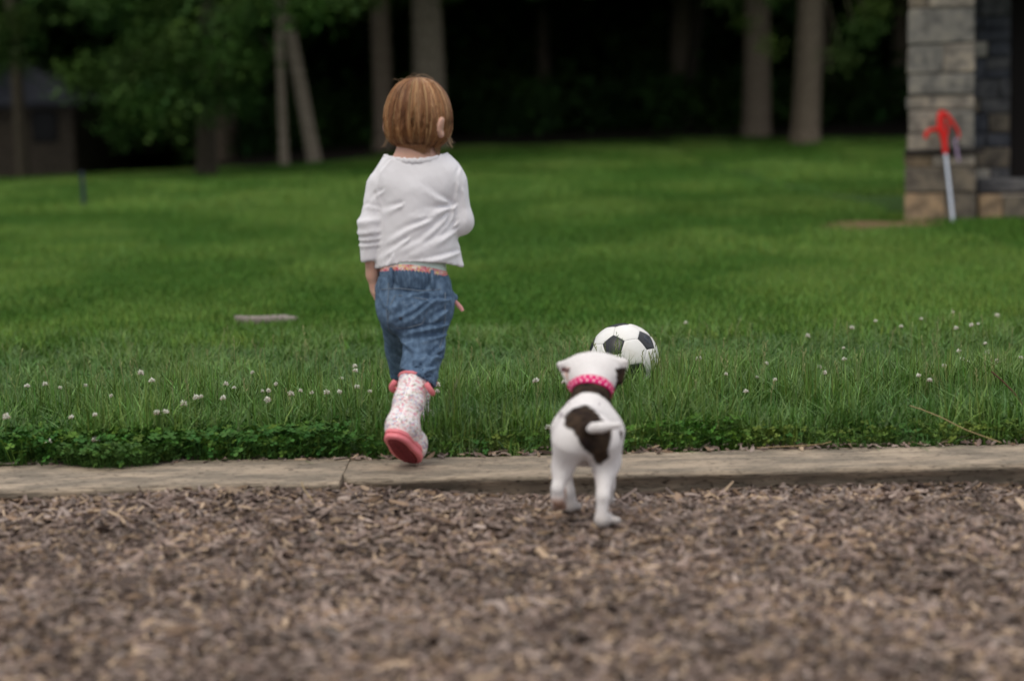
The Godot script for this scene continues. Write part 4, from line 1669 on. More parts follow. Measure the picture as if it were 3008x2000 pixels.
	var rp := drape(jeans_f, -0.037, 0.322) + Vector3(0, 0, 0.002)
	rv.tube([rp - Vector3(0, 0, 0.002), rp + Vector3(0, 0, 0.0008), rp + Vector3(0, 0, 0.0016)], [0.0042, 0.0042, 0.003], 10)
	put("rivet", rv.mesh(mat(Color(0.20, 0.22, 0.26), 0.5)), o)
	# gathered waistband, belt loops, flowered band and vest
	var band := func(y_lo: float, y_hi: float, out: float, ribs: float, m: Material, called: String) -> void:
		var g := Geo.new()
		var rings := []
		for lv in 7:
			var ring := PackedVector3Array()
			for k in 300:
				var t := -TAU * k / 300
				var x := -0.008 + 0.0800 * cos(t)
				var d := x + 0.01
				var rib := ribs * sin(t * 60.0) * smoothstep(0.0, 0.15, sin(-t) - 0.55)
				var bulge := 0.0016 * sin(PI * lv / 6.0)
				var r := 1.0 + (out + rib + bulge - 0.006 * pow(1.0 - lv / 6.0, 2.0) * (1.0 if ribs > 0.0 else 0.0)) / 0.08
				var y := lerpf(y_lo, y_hi, lv / 6.0) - 0.085 * d - 2.0 * d * d
				ring.append(Vector3(-0.008 + 0.0765 * cos(t) * r, y, 0.006 + 0.059 * sin(-t) * r))
			rings.append(ring)
		g.loft(rings, false)
		put(called, g.mesh(m), o)
	band.call(0.388, 0.4275, 0.0008, 0.0013, denim, "waistband")
	var fl_m := tri_mat(floral(Color(0.86, 0.72, 0.72), [Color(0.78, 0.25, 0.42), Color(0.88, 0.52, 0.60), Color(0.90, 0.80, 0.55), Color(0.93, 0.88, 0.86)], 260, 5, 9.0), Vector3(16, 16, 16), 0.85)
	band.call(0.415, 0.4395, -0.0015, 0.0, fl_m, "flowered_waistband")
	band.call(0.42, 0.462, -0.0045, 0.0, mat(Color(0.86, 0.93, 0.90), 0.9), "undershirt")
	for x in [-0.056, 0.036]:
		var d: float = x + 0.01
		var y: float = -0.085 * d - 2.0 * d * d
		var z: float = 0.006 + 0.0625 * sqrt(1.0 - pow((x + 0.008) / 0.0812, 2.0))
		var g := Geo.new()
		g.tube([Vector3(x, 0.393 + y, z + 0.0005), Vector3(x, 0.400 + y, z + 0.004), Vector3(x, 0.425 + y, z + 0.0042), Vector3(x, 0.434 + y, z + 0.001)], [0.004, 0.004, 0.004, 0.004], 8, null, 1.0, Vector3(0, 0, 1))
		put("belt_loop", g.mesh(denim), o)
	var tagm := Geo.new()
	tagm.tube([Vector3(0.080, 0.352, -0.008), Vector3(0.088, 0.343, -0.006), Vector3(0.096, 0.334, -0.004), Vector3(0.100, 0.327, -0.004)], [0.004, 0.0055, 0.0055, 0.004], 6, null, 0.5)
	put("ribbon_tag", tagm.mesh(mat(Color(0.86, 0.62, 0.60), 0.8)), o)

	# ---- boots
	var ft := floral(Color(0.93, 0.91, 0.90), [Color(0.86, 0.34, 0.52), Color(0.88, 0.50, 0.62), Color(0.50, 0.52, 0.78), Color(0.52, 0.58, 0.52), Color(0.90, 0.62, 0.68), Color(0.62, 0.66, 0.82), Color(0.62, 0.40, 0.48)], 150, 9, 5.6)
	var upper := tri_mat(ft, Vector3(16, 16, 16), 0.35)
	upper.metallic_specular = 0.5
	var pink := mat(Color(0.90, 0.50, 0.53), 0.5, 0.45)
	var tread := tri_mat(noise(97, 0.08, 128, [[0.0, Color(0.36, 0.16, 0.16)], [1.0, Color(0.62, 0.27, 0.28)]]), Vector3(14, 14, 14), 0.8)
	var turn := Basis(Vector3(0, 0, 1), deg_to_rad(-3)) * Basis(Vector3.UP, deg_to_rad(-19)) * Basis(Vector3.RIGHT, deg_to_rad(-32))
	var toe := Vector3(-0.018, 0.003, 0.106)
	build_boot(o, "boot", Transform3D(turn, toe - turn * Vector3(0, 0.004, -0.080)), upper, pink, tread)
	build_boot(o, "boot", Transform3D(Basis(Vector3.UP, deg_to_rad(-8)), Vector3(-0.022, 0.0, -0.235)), upper, pink, tread)

	# ---- hair
	build_hair(o, H, HB)


func build_hair(o: Node3D, H: Vector3, HB: Basis) -> void:
	var prof := [Vector2(0.0, 0.082), Vector2(0.024, 0.0785), Vector2(0.044, 0.068), Vector2(0.061, 0.049), Vector2(0.0725, 0.023), Vector2(0.0770, -0.006), Vector2(0.0765, -0.032), Vector2(0.0715, -0.050), Vector2(0.060, -0.064), Vector2(0.046, -0.073), Vector2(0.0425, -0.083), Vector2(0.042, -0.094)]
	var face := HB * Vector3(0, 0, -1)
	var fa := atan2(face.x, face.z)
	var at := func(az: float, s: float, off: float) -> Vector3:
		var u := clampf(s, 0.0, 1.0) * (prof.size() - 1)
		var k := mini(int(u), prof.size() - 2)
		var p: Vector2 = prof[k].lerp(prof[k + 1], u - k)
		var r := p.x * 0.972 + off
		return H + Vector3(sin(az) * r + 0.002, p.y + off * 0.6 * (1.0 - s), cos(az) * r * 1.02 + 0.004)
	var reach := func(az: float) -> float:
		# how far down the hair goes: nape a little shorter, fringe above the eyes
		var df := absf(angle_difference(az, fa))
		var back := absf(angle_difference(az, -0.15))
		var s := 0.97 - 0.10 * exp(-pow(back / 0.55, 2.0))
		s -= 0.07 * exp(-pow(angle_difference(az, -1.6) / 0.8, 2.0))
		if df < 0.95:
			s = lerpf(0.50, s, smoothstep(0.6, 0.95, df))
		return s * 0.818
	var under := Geo.new()
	var n := 72
	for a in n:
		var az := TAU * a / n
		var e: float = reach.call(az)
		for b in 22:
			under.v.append(at.call(az, e * b / 21.0, -0.0035 - 0.004 * smoothstep(0.8, 1.0, b / 21.0)))
	for a in n:
		for b in 21:
			var a2 := (a + 1) % n
			under.quad(a * 22 + b, a * 22 + b + 1, a2 * 22 + b + 1, a2 * 22 + b)
	put("hair", under.mesh(mat(lin(0.20, 0.095, 0.043), 0.6)), o)
	var g := Geo.new()
	var r := RandomNumberGenerator.new()
	r.seed = 77
	for lock in 190:
		var az0 := r.randf() * TAU
		var tone := r.randf()
		var base := Color(0.19, 0.077, 0.032).lerp(Color(0.42, 0.207, 0.085), tone)
		var lift := r.randf_range(-0.001, 0.0022)
		var drift := r.randfn(0.0, 0.10)
		var curl := r.randf_range(-0.016, 0.001)
		for hair in 13:
			var az := az0 + r.randfn(0, 0.075)
			var e: float = reach.call(az) * (1.0 - 0.26 * pow(r.randf(), 1.5)) * 1.06
			var s0 := r.randf_range(0.0, 0.10) if r.randf() < 0.75 else r.randf_range(0.1, 0.5)
			var pts := []
			var rad := []
			var w := r.randf_range(0.0004, 0.0008)
			var off := lift + r.randf_range(-0.0012, 0.0014)
			for k in 11:
				var t := k / 10.0
				var s := lerpf(s0, e, t)
				var a := az + drift * t * t + (az0 - az) * t * t * 0.6 + 0.10 * (1.0 - t)
				var p: Vector3 = at.call(a, s, off + curl * pow(smoothstep(0.62, 1.0, t), 1.5))
				pts.append(p)
				rad.append(w * (0.35 if k == 0 else (0.25 if k == 10 else 1.0)))
			g.tube(pts, rad, 3, Color(0.56, 0.35, 0.17) * r.randf_range(0.7, 1.2) if r.randf() < 0.17 else base * r.randf_range(0.7, 1.35))
	# fine short hair down the nape, and the longer lock below the ear
	for q in 520:
		var nape := q < 380
		var az: float = r.randfn(-0.1, 0.42) if nape else fa - 0.85 + r.randfn(-0.25, 0.16)
		var s0: float = r.randf_range(0.73, 0.80)
		var s1: float = s0 + r.randf_range(0.10, 0.20) * (1.0 if nape else 1.15)
		var pts := []
		var rad := []
		var wob := r.randfn(0, 0.05)
		var out: float = 0.001 if nape else 0.006
		for k in 7:
			var t := k / 6.0
			pts.append(at.call(az + wob * t * t, lerpf(s0, s1, t), out * t + r.randf_range(-0.0004, 0.0004)))
			rad.append(0.00055 * (1.0 - 0.75 * t))
		g.tube(pts, rad, 3, Color(0.26, 0.12, 0.055).lerp(Color(0.50, 0.29, 0.14), r.randf()) * r.randf_range(0.75, 1.2))
	# flicks at the ends and the flyaway loops over the crown
	var light := Color(0.40, 0.25, 0.13)
	for q in 20:
		var s := -1.0 if q < 3 else 1.0
		var p := H + Vector3(s * r.randf_range(0.055, 0.070), r.randf_range(-0.050, -0.070), r.randf_range(-0.03, 0.04))
		g.tube([p + Vector3(0, 0.03, 0), p + Vector3(s * 0.003, 0.008, 0), p + Vector3(s * 0.009, -0.004, 0), p + Vector3(s * r.randf_range(0.008, 0.020), -0.006 + r.randf_range(-0.004, 0.006), 0)], [0.0006, 0.0007, 0.0006, 0.0002], 3, light * r.randf_range(0.6, 1.1))
	for q in 7:
		var x0 := r.randf_range(-0.030, 0.005)
		var x1 := x0 + r.randf_range(0.02, 0.055)
		var hh := r.randf_range(0.004, 0.013)
		var pts := []
		var rad := []
		for k in 9:
			var t := k / 8.0
			pts.append(H + Vector3(lerpf(x0, x1, t), 0.0795 - 0.1 * pow(lerpf(x0, x1, t), 2.0) * 60.0 * 0.12 + hh * sin(PI * pow(t, 0.7)), 0.008 + r.randf_range(-0.001, 0.001) + q * 0.0006))
			rad.append(0.00025)
		g.tube(pts, rad, 3, light)
	for q in 4:
		var p := H + Vector3(-0.030 + r.randf_range(-0.012, 0.010), 0.074, 0.01)
		g.tube([p, p + Vector3(-0.003, 0.005, 0), p + Vector3(-0.010, 0.007, 0), p + Vector3(-0.014, 0.003 + r.randf_range(-0.003, 0.003), 0)], [0.0004, 0.0004, 0.0004, 0.0002], 3, light * 0.7)
	var hm := vert_mat(0.42, 0.5)
	put("hair_strands", g.mesh(hm), o)


# ---------------------------------------------------------------- the puppy
func build_puppy() -> void:
	var k := 0.94
	var o := thing("puppy", "white puppy with brown rump patch trotting from the mulch towards the ball", "dog", Vector3(0.1405, -0.0215, -3.619))
	var b := Blob.new()
	var V := func(x: float, y: float, z: float) -> Vector3: return Vector3(x, y, z)
	b.add(V.call(-0.032, 0.187, 0.010), V.call(0.022, 0.187, 0.010), 0.036, 0.036, 0.018)
	b.add(V.call(-0.005, 0.184, 0.028), V.call(-0.005, 0.184, 0.028), 0.034, 0.030, 0.018)
	b.add(V.call(-0.006, 0.188, 0.0), V.call(0.0, 0.178, -0.13), 0.045, 0.059, 0.03)
	b.add(V.call(-0.004, 0.180, -0.03), V.call(0.002, 0.152, -0.12), 0.042, 0.056, 0.03)
	b.add(V.call(0.008, 0.192, -0.13), V.call(0.021, 0.254, -0.19), 0.050, 0.042, 0.03)
	b.add(V.call(0.0240, 0.272, -0.235), V.call(0.0250, 0.270, -0.245), 0.051, 0.050, 0.025)
	b.add(V.call(0.0010, 0.278, -0.232), V.call(0.0490, 0.278, -0.232), 0.040, 0.040, 0.02)
	b.add(V.call(0.0260, 0.258, -0.27), V.call(0.0280, 0.246, -0.325), 0.036, 0.025, 0.02)
	# ears, folded over: a thick top edge and a broad flap hanging from it
	b.add(V.call(-0.010, 0.304, -0.232), V.call(-0.050, 0.300, -0.229), 0.011, 0.0062, 0.014)
	for q in 5:
		b.add(V.call(-0.051 + 0.0062 * q, 0.299, -0.230 - 0.003 * q), V.call(-0.029 + 0.0012 * q, 0.257, -0.219 - 0.002 * q), 0.0052, 0.0046, 0.004)
	b.add(V.call(0.059, 0.304, -0.232), V.call(0.097, 0.302, -0.229), 0.011, 0.0085, 0.014)
	for q in 5:
		b.add(V.call(0.098 - 0.0062 * q, 0.299, -0.230 - 0.003 * q), V.call(0.087 - 0.0012 * q, 0.260, -0.219 - 0.002 * q), 0.0056, 0.0048, 0.004)
	# hind legs: standing, and lifted with the pad turned back
	b.add(V.call(0.029, 0.168, 0.014), V.call(0.037, 0.118, 0.0), 0.042, 0.026, 0.018)
	b.add(V.call(0.037, 0.118, 0.0), V.call(0.029, 0.064, 0.042), 0.0255, 0.0130, 0.018)
	b.add(V.call(0.029, 0.064, 0.042), V.call(0.025, 0.020, 0.046), 0.0128, 0.0130, 0.012)
	b.add(V.call(0.025, 0.015, 0.044), V.call(0.036, 0.013, 0.022), 0.0145, 0.0150, 0.010)
	b.add(V.call(-0.038, 0.168, 0.014), V.call(-0.053, 0.118, 0.0), 0.041, 0.022, 0.014)
	b.add(V.call(-0.053, 0.118, 0.0), V.call(-0.066, 0.078, 0.020), 0.0215, 0.0125, 0.018)
	b.add(V.call(-0.066, 0.078, 0.020), V.call(-0.068, 0.052, 0.012), 0.0123, 0.0122, 0.010)
	b.add(V.call(-0.065, 0.056, 0.016), V.call(-0.063, 0.046, 0.002), 0.0140, 0.0130, 0.008)
	# fore legs
	b.add(V.call(-0.036, 0.170, -0.125), V.call(-0.050, 0.108, -0.112), 0.040, 0.022, 0.02)
	b.add(V.call(-0.050, 0.108, -0.112), V.call(-0.043, 0.048, -0.108), 0.0205, 0.0145, 0.015)
	b.add(V.call(-0.043, 0.048, -0.108), V.call(-0.036, 0.017, -0.114), 0.0148, 0.0165, 0.012)
	b.add(V.call(0.046, 0.165, -0.125), V.call(0.052, 0.105, -0.13), 0.042, 0.026, 0.03)
	b.add(V.call(0.052, 0.105, -0.13), V.call(0.048, 0.048, -0.16), 0.024, 0.0170, 0.015)
	b.add(V.call(0.048, 0.048, -0.16), V.call(0.046, 0.017, -0.175), 0.0165, 0.0175, 0.012)
	# toes
	for q in 4:
		var s := (q - 1.5) * 0.0085
		b.add(V.call(0.036 + s * 0.9 + 0.008, 0.011, 0.020 + absf(s) * 0.5), V.call(0.041 + s * 0.9 + 0.010, 0.0085, 0.010 + absf(s) * 0.6), 0.0075, 0.0065, 0.004)
		b.add(V.call(-0.034 + s, 0.013, -0.124 + absf(s) * 0.4), V.call(-0.030 + s * 1.1, 0.0085, -0.138 + absf(s) * 0.6), 0.0080, 0.0070, 0.004)
		b.add(V.call(0.046 + s, 0.013, -0.184 + absf(s) * 0.4), V.call(0.046 + s * 1.1, 0.0085, -0.198 + absf(s) * 0.6), 0.0080, 0.0070, 0.004)
		b.add(V.call(-0.063 + s * 0.8, 0.044, 0.0), V.call(-0.063 + s * 0.85, 0.034, -0.004), 0.0065, 0.0058, 0.004)
	# tail
	b.add(V.call(-0.002, 0.207, 0.060), V.call(0.026, 0.213, 0.086), 0.0125, 0.0105, 0.010)
	b.add(V.call(0.026, 0.213, 0.086), V.call(0.062, 0.217, 0.088), 0.0103, 0.0058, 0.006)
	var g := Geo.new()
	nets(Vector3(-0.095, 0.0, -0.36), Vector3(0.11, 0.335, 0.105), 0.0036, b.d, g)
	var im := FastNoiseLite.new()
	im.seed = 6
	im.frequency = 60.0
	var P := func(a: Array) -> PackedVector2Array:
		var out := PackedVector2Array()
		for q in a.size() / 2:
			out.append(Vector2((1215.2 + 0.33 * a[q * 2] - 1352.0) / 1125.0 - 0.0065, (1215.0 - 721.3 - 0.33 * a[q * 2 + 1]) / 1125.0))
		return out
	var rump: PackedVector2Array = P.call([270, 790, 272, 730, 325, 682, 420, 655, 480, 690, 530, 745, 545, 770, 600, 815, 604, 870, 578, 950, 582, 1010, 525, 1058, 490, 1050, 460, 990, 400, 950, 360, 880, 335, 820, 300, 812])
	var flank: PackedVector2Array = P.call([655, 830, 690, 830, 690, 900, 650, 900])
	var inside := func(poly: PackedVector2Array, p: Vector2) -> float:
		var best := 1.0
		for q in poly.size():
			best = minf(best, absf(seg_dist(p, poly[q], poly[(q + 1) % poly.size()]).x))
		return best if Geometry2D.is_point_in_polygon(p, poly) else -best
	g.normals()
	for q in g.v.size():
		var p := g.v[q]
		var w := Color(0.80, 0.765, 0.75)
		var wob := Vector2(im.get_noise_3d(p.x, p.y, p.z), im.get_noise_3d(p.y, p.z, p.x)) * 0.0025
		var far := 3.8 / (3.8 - (p.z - 0.05))
		var pv := Vector2((p.x + 0.155) * far - 0.155, (0.978 * p.y - 0.208 * (p.z - 0.05)) * far) + wob
		var brown := Color(0.024, 0.018, 0.016).lerp(Color(0.066, 0.045, 0.031), clampf(0.5 + im.get_noise_3d(p.x * 0.5, p.y * 0.5, p.z) * 1.2, 0, 1))
		var a := 0.0
		var tail := p.z > 0.074 and p.y > 0.195 or p.x > 0.030 and p.y > 0.198 and p.z > 0.06
		if p.z > -0.07 and not tail:
			a = smoothstep(-0.0035, 0.0010, inside.call(rump, pv))
		elif p.z < -0.055 and p.z > -0.192 and p.y > 0.16:
			var along := (p - Vector3(0.0195, 0.2515, -0.187)).dot(Vector3(0.16, 0.80, -0.60).normalized()) + wob.x * 1.5
			a = smoothstep(-0.0395, -0.0355, along + 7.0 * pow(p.x - 0.018, 2.0)) * smoothstep(-0.003, -0.007, along) * smoothstep(0.186, 0.200, p.y + 0.12 * p.x)
		for f in [[243, 716, 0.0055], [518, 652, 0.003], [300, 640, 0.0025]]:
			var fp: Vector2 = P.call([f[0], f[1]])[0]
			if p.z < 0.06 and p.y > 0.16:
				w = w.lerp(Color(0.36, 0.31, 0.33), 0.7 * smoothstep(f[2] * 1.3, f[2] * 0.5, pv.distance_to(fp)))
		if p.z < -0.2 and p.x > 0.068 and p.y < 0.292:
			a = 1.0
		if p.x < -0.014 and p.z < -0.205 and p.y < 0.296 and p.x > -0.049 + (0.297 - p.y) * 0.5:
			w = Color(0.74, 0.55, 0.48)
		if p.x > 0.05 and p.z < -0.02 and p.z > -0.10 and p.y > 0.12:
			a = maxf(a, smoothstep(0.0, 0.004, inside.call(flank, pv)))
		# pinkish skin where the coat is thin, and the pad of the lifted paw
		w = w.lerp(Color(0.70, 0.52, 0.46), 0.55 * smoothstep(0.125, 0.09, p.y) * smoothstep(0.045, 0.0, absf(p.x)) * smoothstep(0.06, 0.03, absf(p.z + 0.02)))
		if p.x < -0.045 and p.y < 0.075 and g.n[q].z > 0.35:
			w = w.lerp(Color(0.46, 0.29, 0.22), smoothstep(0.070, 0.048, p.y))
		if p.y < 0.05:
			w = w.lerp(Color(0.48, 0.42, 0.37), 0.5 * smoothstep(0.05, 0.01, p.y))
		if p.x < -0.018 and p.x > -0.048 and p.z < -0.205 and p.y > 0.284 and p.y < 0.2935 and g.n[q].z > 0.2:
			w = Color(0.16, 0.09, 0.09)
		if p.z < -0.335:
			a = 1.0
		g.c.append(w.lerp(brown, a) * (1.0 + 0.10 * im.get_noise_3d(p.x * 3.0, p.y * 3.0, p.z * 3.0)))
	var fur := vert_mat(0.9, 0.15)
	var fuzz := noise(95, 0.2, 256, [], false, 2)
	fur.uv1_triplanar = true
	fur.uv1_scale = Vector3(12, 12, 12)
	fur.heightmap_enabled = true
	fur.heightmap_texture = fuzz
	fur.heightmap_scale = 0.05
	# short coat: fine hairs laid back over the skin
	var coat := Geo.new()
	var hr := RandomNumberGenerator.new()
	hr.seed = 12
	for q in range(0, g.v.size()):
		var p := g.v[q]
		var n := g.n[q]
		if p.z < -0.27:
			continue
		for twice in 2:
			var flow := Vector3(hr.randf_range(-0.5, 0.5), -0.55, 0.75 if p.y > 0.12 else 0.1)
			flow = (flow - n * flow.dot(n)).normalized()
			var d := (flow + n * hr.randf_range(0.15, 0.55)).normalized()
			var side := d.cross(n).normalized() * 0.0005
			var at := p + Vector3(hr.randf_range(-1, 1), hr.randf_range(-1, 1), hr.randf_range(-1, 1)) * 0.0018
			at -= n * (n.dot(at - p) + 0.0004)
			var b0 := coat.v.size()
			var ln := hr.randf_range(0.002, 0.0045)
			for pt in [at - side, at + side, at + d * ln]:
				coat.v.append(pt)
				coat.n.append(n)
				coat.c.append(g.c[q] * hr.randf_range(0.88, 1.08))
			coat.tri(b0, b0 + 1, b0 + 2)
	var body := put("body", g.mesh(fur), o)
	put("coat", coat.mesh(vert_mat(0.9, 0.15)), o, "stuff").scale = Vector3(0.955, 1, 1) * k
	body.scale = Vector3(0.955, 1, 1) * k
	for s in [-1, 1]:
		var eye := SphereMesh.new()
		eye.radius = 0.007
		eye.height = 0.014
		eye.radial_segments = 14
		eye.rings = 7
		eye.material = mat(Color(0.06, 0.04, 0.03), 0.1)
		put("eye", eye, o).position = Vector3((0.025 + s * 0.026) * 0.955, 0.276, -0.279) * k
	# polka-dot collar
	var ci := Image.create(1024, 64, true, Image.FORMAT_RGBA8)
	ci.fill(Color(0.83, 0.05, 0.40))
	for d in 40:
		var c := Vector2(12.8 + d * 25.6, 18 if d % 2 else 44)
		for y in range(-10, 11):
			for x in range(-10, 11):
				if x * x + y * y <= 64:
					ci.set_pixel(posmod(int(c.x) + x, 1024), clampi(int(c.y) + y, 0, 63), Color(0.95, 0.88, 0.90))
	var cm := mat(Color.WHITE, 0.7)
	cm.albedo_texture = ImageTexture.create_from_image(ci)
	var cg := Geo.new()
	var axis := Vector3(0.16, 0.80, -0.60).normalized()
	var ax := Vector3(1, 0, 0).cross(axis).normalized()
	var right := axis.cross(ax).normalized()
	var cc := Vector3(0.0195, 0.2515, -0.187)
	var segs := 56
	for lv in 6:
		var h: float = [-0.0105, -0.0105, -0.004, 0.004, 0.0105, 0.0105][lv]
		var ro: float = [-0.002, 0.0022, 0.0030, 0.0030, 0.0022, -0.002][lv]
		for q in segs + 1:
			var t := TAU * q / segs
			var dir := right * cos(t) + ax * sin(t)
			var lo := 0.02
			var p := cc + axis * h
			for it in 40:
				if b.d(p + dir * lo) > 0.0:
					break
				lo += 0.0015
			lo = minf(lo, 0.062)
			cg.v.append(p + dir * (lo + ro))
			cg.uv.append(Vector2(float(q) / segs, (h + 0.0105) / 0.021 * 0.9 + 0.05))
	for lv in 5:
		for q in segs:
			var i0 := lv * (segs + 1) + q
			cg.quad(i0, i0 + segs + 1, i0 + segs + 2, i0 + 1)
	var col := put("collar", cg.mesh(cm), o)
	col.scale = Vector3(0.955, 1, 1) * k


# ---------------------------------------------------------------- the ball
func build_ball() -> void:
	var R := 0.0968
	var o := thing("soccer_ball", "black and white soccer ball lying in the grass ahead of the puppy", "ball", Vector3(0.305, R, -5.196))
	var cam_b := Basis(Vector3.RIGHT, deg_to_rad(-9.5))
	var phi := (1.0 + sqrt(5.0)) / 2.0
	var ico := []
	for s in [-1, 1]:
		for t in [-1, 1]:
			ico.append(Vector3(0, s, t * phi).normalized())
			ico.append(Vector3(s, t * phi, 0).normalized())
			ico.append(Vector3(t * phi, 0, s).normalized())
	# turn it so that the two black panels which face us sit where they are seen
	var A := Vector3(-0.34, 0.35, 0.87).normalized()
	var Bv := Vector3(0.585, 0.51, 0.63).normalized()
	var near := []
	for q in 12:
		if q != 0 and ico[q].dot(ico[0]) > 0.4:
			near.append(q)
	var f1 := Basis(ico[0], (ico[near[0]] - ico[0] * ico[near[0]].dot(ico[0])).normalized(), ico[0].cross((ico[near[0]] - ico[0] * ico[near[0]].dot(ico[0])).normalized()))
	var u2 := (Bv - A * Bv.dot(A)).normalized()
	var f2 := Basis(A, u2, A.cross(u2))
	var turn := cam_b * f2 * f1.transposed()
	for q in 12:
		ico[q] = turn * ico[q]
	var white := tri_mat(noise(101, 0.012, 256, [[0.0, Color(0.80, 0.78, 0.74)], [0.35, Color(0.89, 0.88, 0.86)], [1.0, Color(0.93, 0.925, 0.92)]]), Vector3(5, 5, 5), 0.42)
	white.metallic_specular = 0.5
	var black := mat(Color(0.085, 0.09, 0.115), 0.38, 0.5)
	var faces := []
	for q in 12:
		var c: Vector3 = ico[q]
		var nb := []
		for w in 12:
			if w != q and ico[w].dot(c) > 0.4:
				nb.append(ico[w])
		var e0: Vector3 = (nb[0] - c * nb[0].dot(c)).normalized()
		var e1 := c.cross(e0)
		nb.sort_custom(func(a, b2): return atan2(a.dot(e1), a.dot(e0)) < atan2(b2.dot(e1), b2.dot(e0)))
		var cor := []
		for w in nb:
			cor.append((c * 2.0 + w) / 3.0)
		faces.append([cor, true, c])
	for a in 12:
		for b in range(a + 1, 12):
			for d in range(b + 1, 12):
				if ico[a].dot(ico[b]) > 0.4 and ico[b].dot(ico[d]) > 0.4 and ico[a].dot(ico[d]) > 0.4:
					var x: Vector3 = ico[a]
					var y: Vector3 = ico[b]
					var z: Vector3 = ico[d]
					if (y - x).cross(z - x).dot(x) < 0:
						var t := y
						y = z
						z = t
					faces.append([[(x * 2 + y) / 3, (y * 2 + x) / 3, (y * 2 + z) / 3, (z * 2 + y) / 3, (z * 2 + x) / 3, (x * 2 + z) / 3], false, (x + y + z).normalized()])
	for f in faces:
		var cor: Array = f[0]
		var mid := Vector3.ZERO
		for p in cor:
			mid += p
		mid /= cor.size()
		var g := Geo.new()
		var n := 7
		for k in cor.size():
			var a: Vector3 = cor[k]
			var b: Vector3 = cor[(k + 1) % cor.size()]
			var s0 := g.v.size()
			for i in n + 1:
				for j in n + 1 - i:
					var t := 1.0 - float(i + j) / n
					var p := mid * t + a * (float(i) / n) + b * (float(j) / n)
					p = mid + (p - mid) * 0.992
					g.v.append(p.normalized() * R * (1.0 - 0.020 * exp(-pow(t / 0.10, 2.0))))
			var idx := func(i: int, j: int) -> int: return s0 + i * (n + 1) - i * (i - 1) / 2 + j
			for i in n:
				for j in n - i:
					g.tri(idx.call(i, j), idx.call(i + 1, j), idx.call(i, j + 1))
					if j < n - i - 1:
						g.tri(idx.call(i + 1, j), idx.call(i + 1, j + 1), idx.call(i, j + 1))
		g.n.resize(g.v.size())
		for q in g.v.size():
			var nrm := g.v[q].normalized()
			var edge := 1.0 - clampf((R - g.v[q].length()) / (R * 0.02), 0, 1)
			g.n[q] = (nrm + (1.0 - edge) * 0.5 * (nrm - mid.normalized()).normalized()).normalized()
		var pn := put("panel", g.mesh(black if f[1] else white), o)
		if f[1] and f[2].dot((cam_b * Bv).normalized()) > 0.9:
			var c: Vector3 = f[2]
			var e0 := c.cross(Vector3.UP).normalized()
			var e1 := c.cross(e0)
			var bg := Geo.new()
			for rr in [0.0115, 0.0072]:
				var pts := []
				var rad := []
				for q in 25:
					var t := TAU * q / 24
					pts.append((c * R + (e0 * cos(t) + e1 * sin(t)) * rr).normalized() * (R + 0.0002))
					rad.append(0.0007)
				bg.tube(pts, rad, 5)
			for q in 8:
				var t := TAU * q / 8
				var dv := e0 * cos(t) + e1 * sin(t)
				bg.tube([(c * R + dv * 0.0082).normalized() * (R + 0.0002), (c * R + dv * 0.0106).normalized() * (R + 0.0002)], [0.0007, 0.0007], 5)
			put("badge", bg.mesh(mat(Color(0.30, 0.33, 0.38), 0.4)), pn)


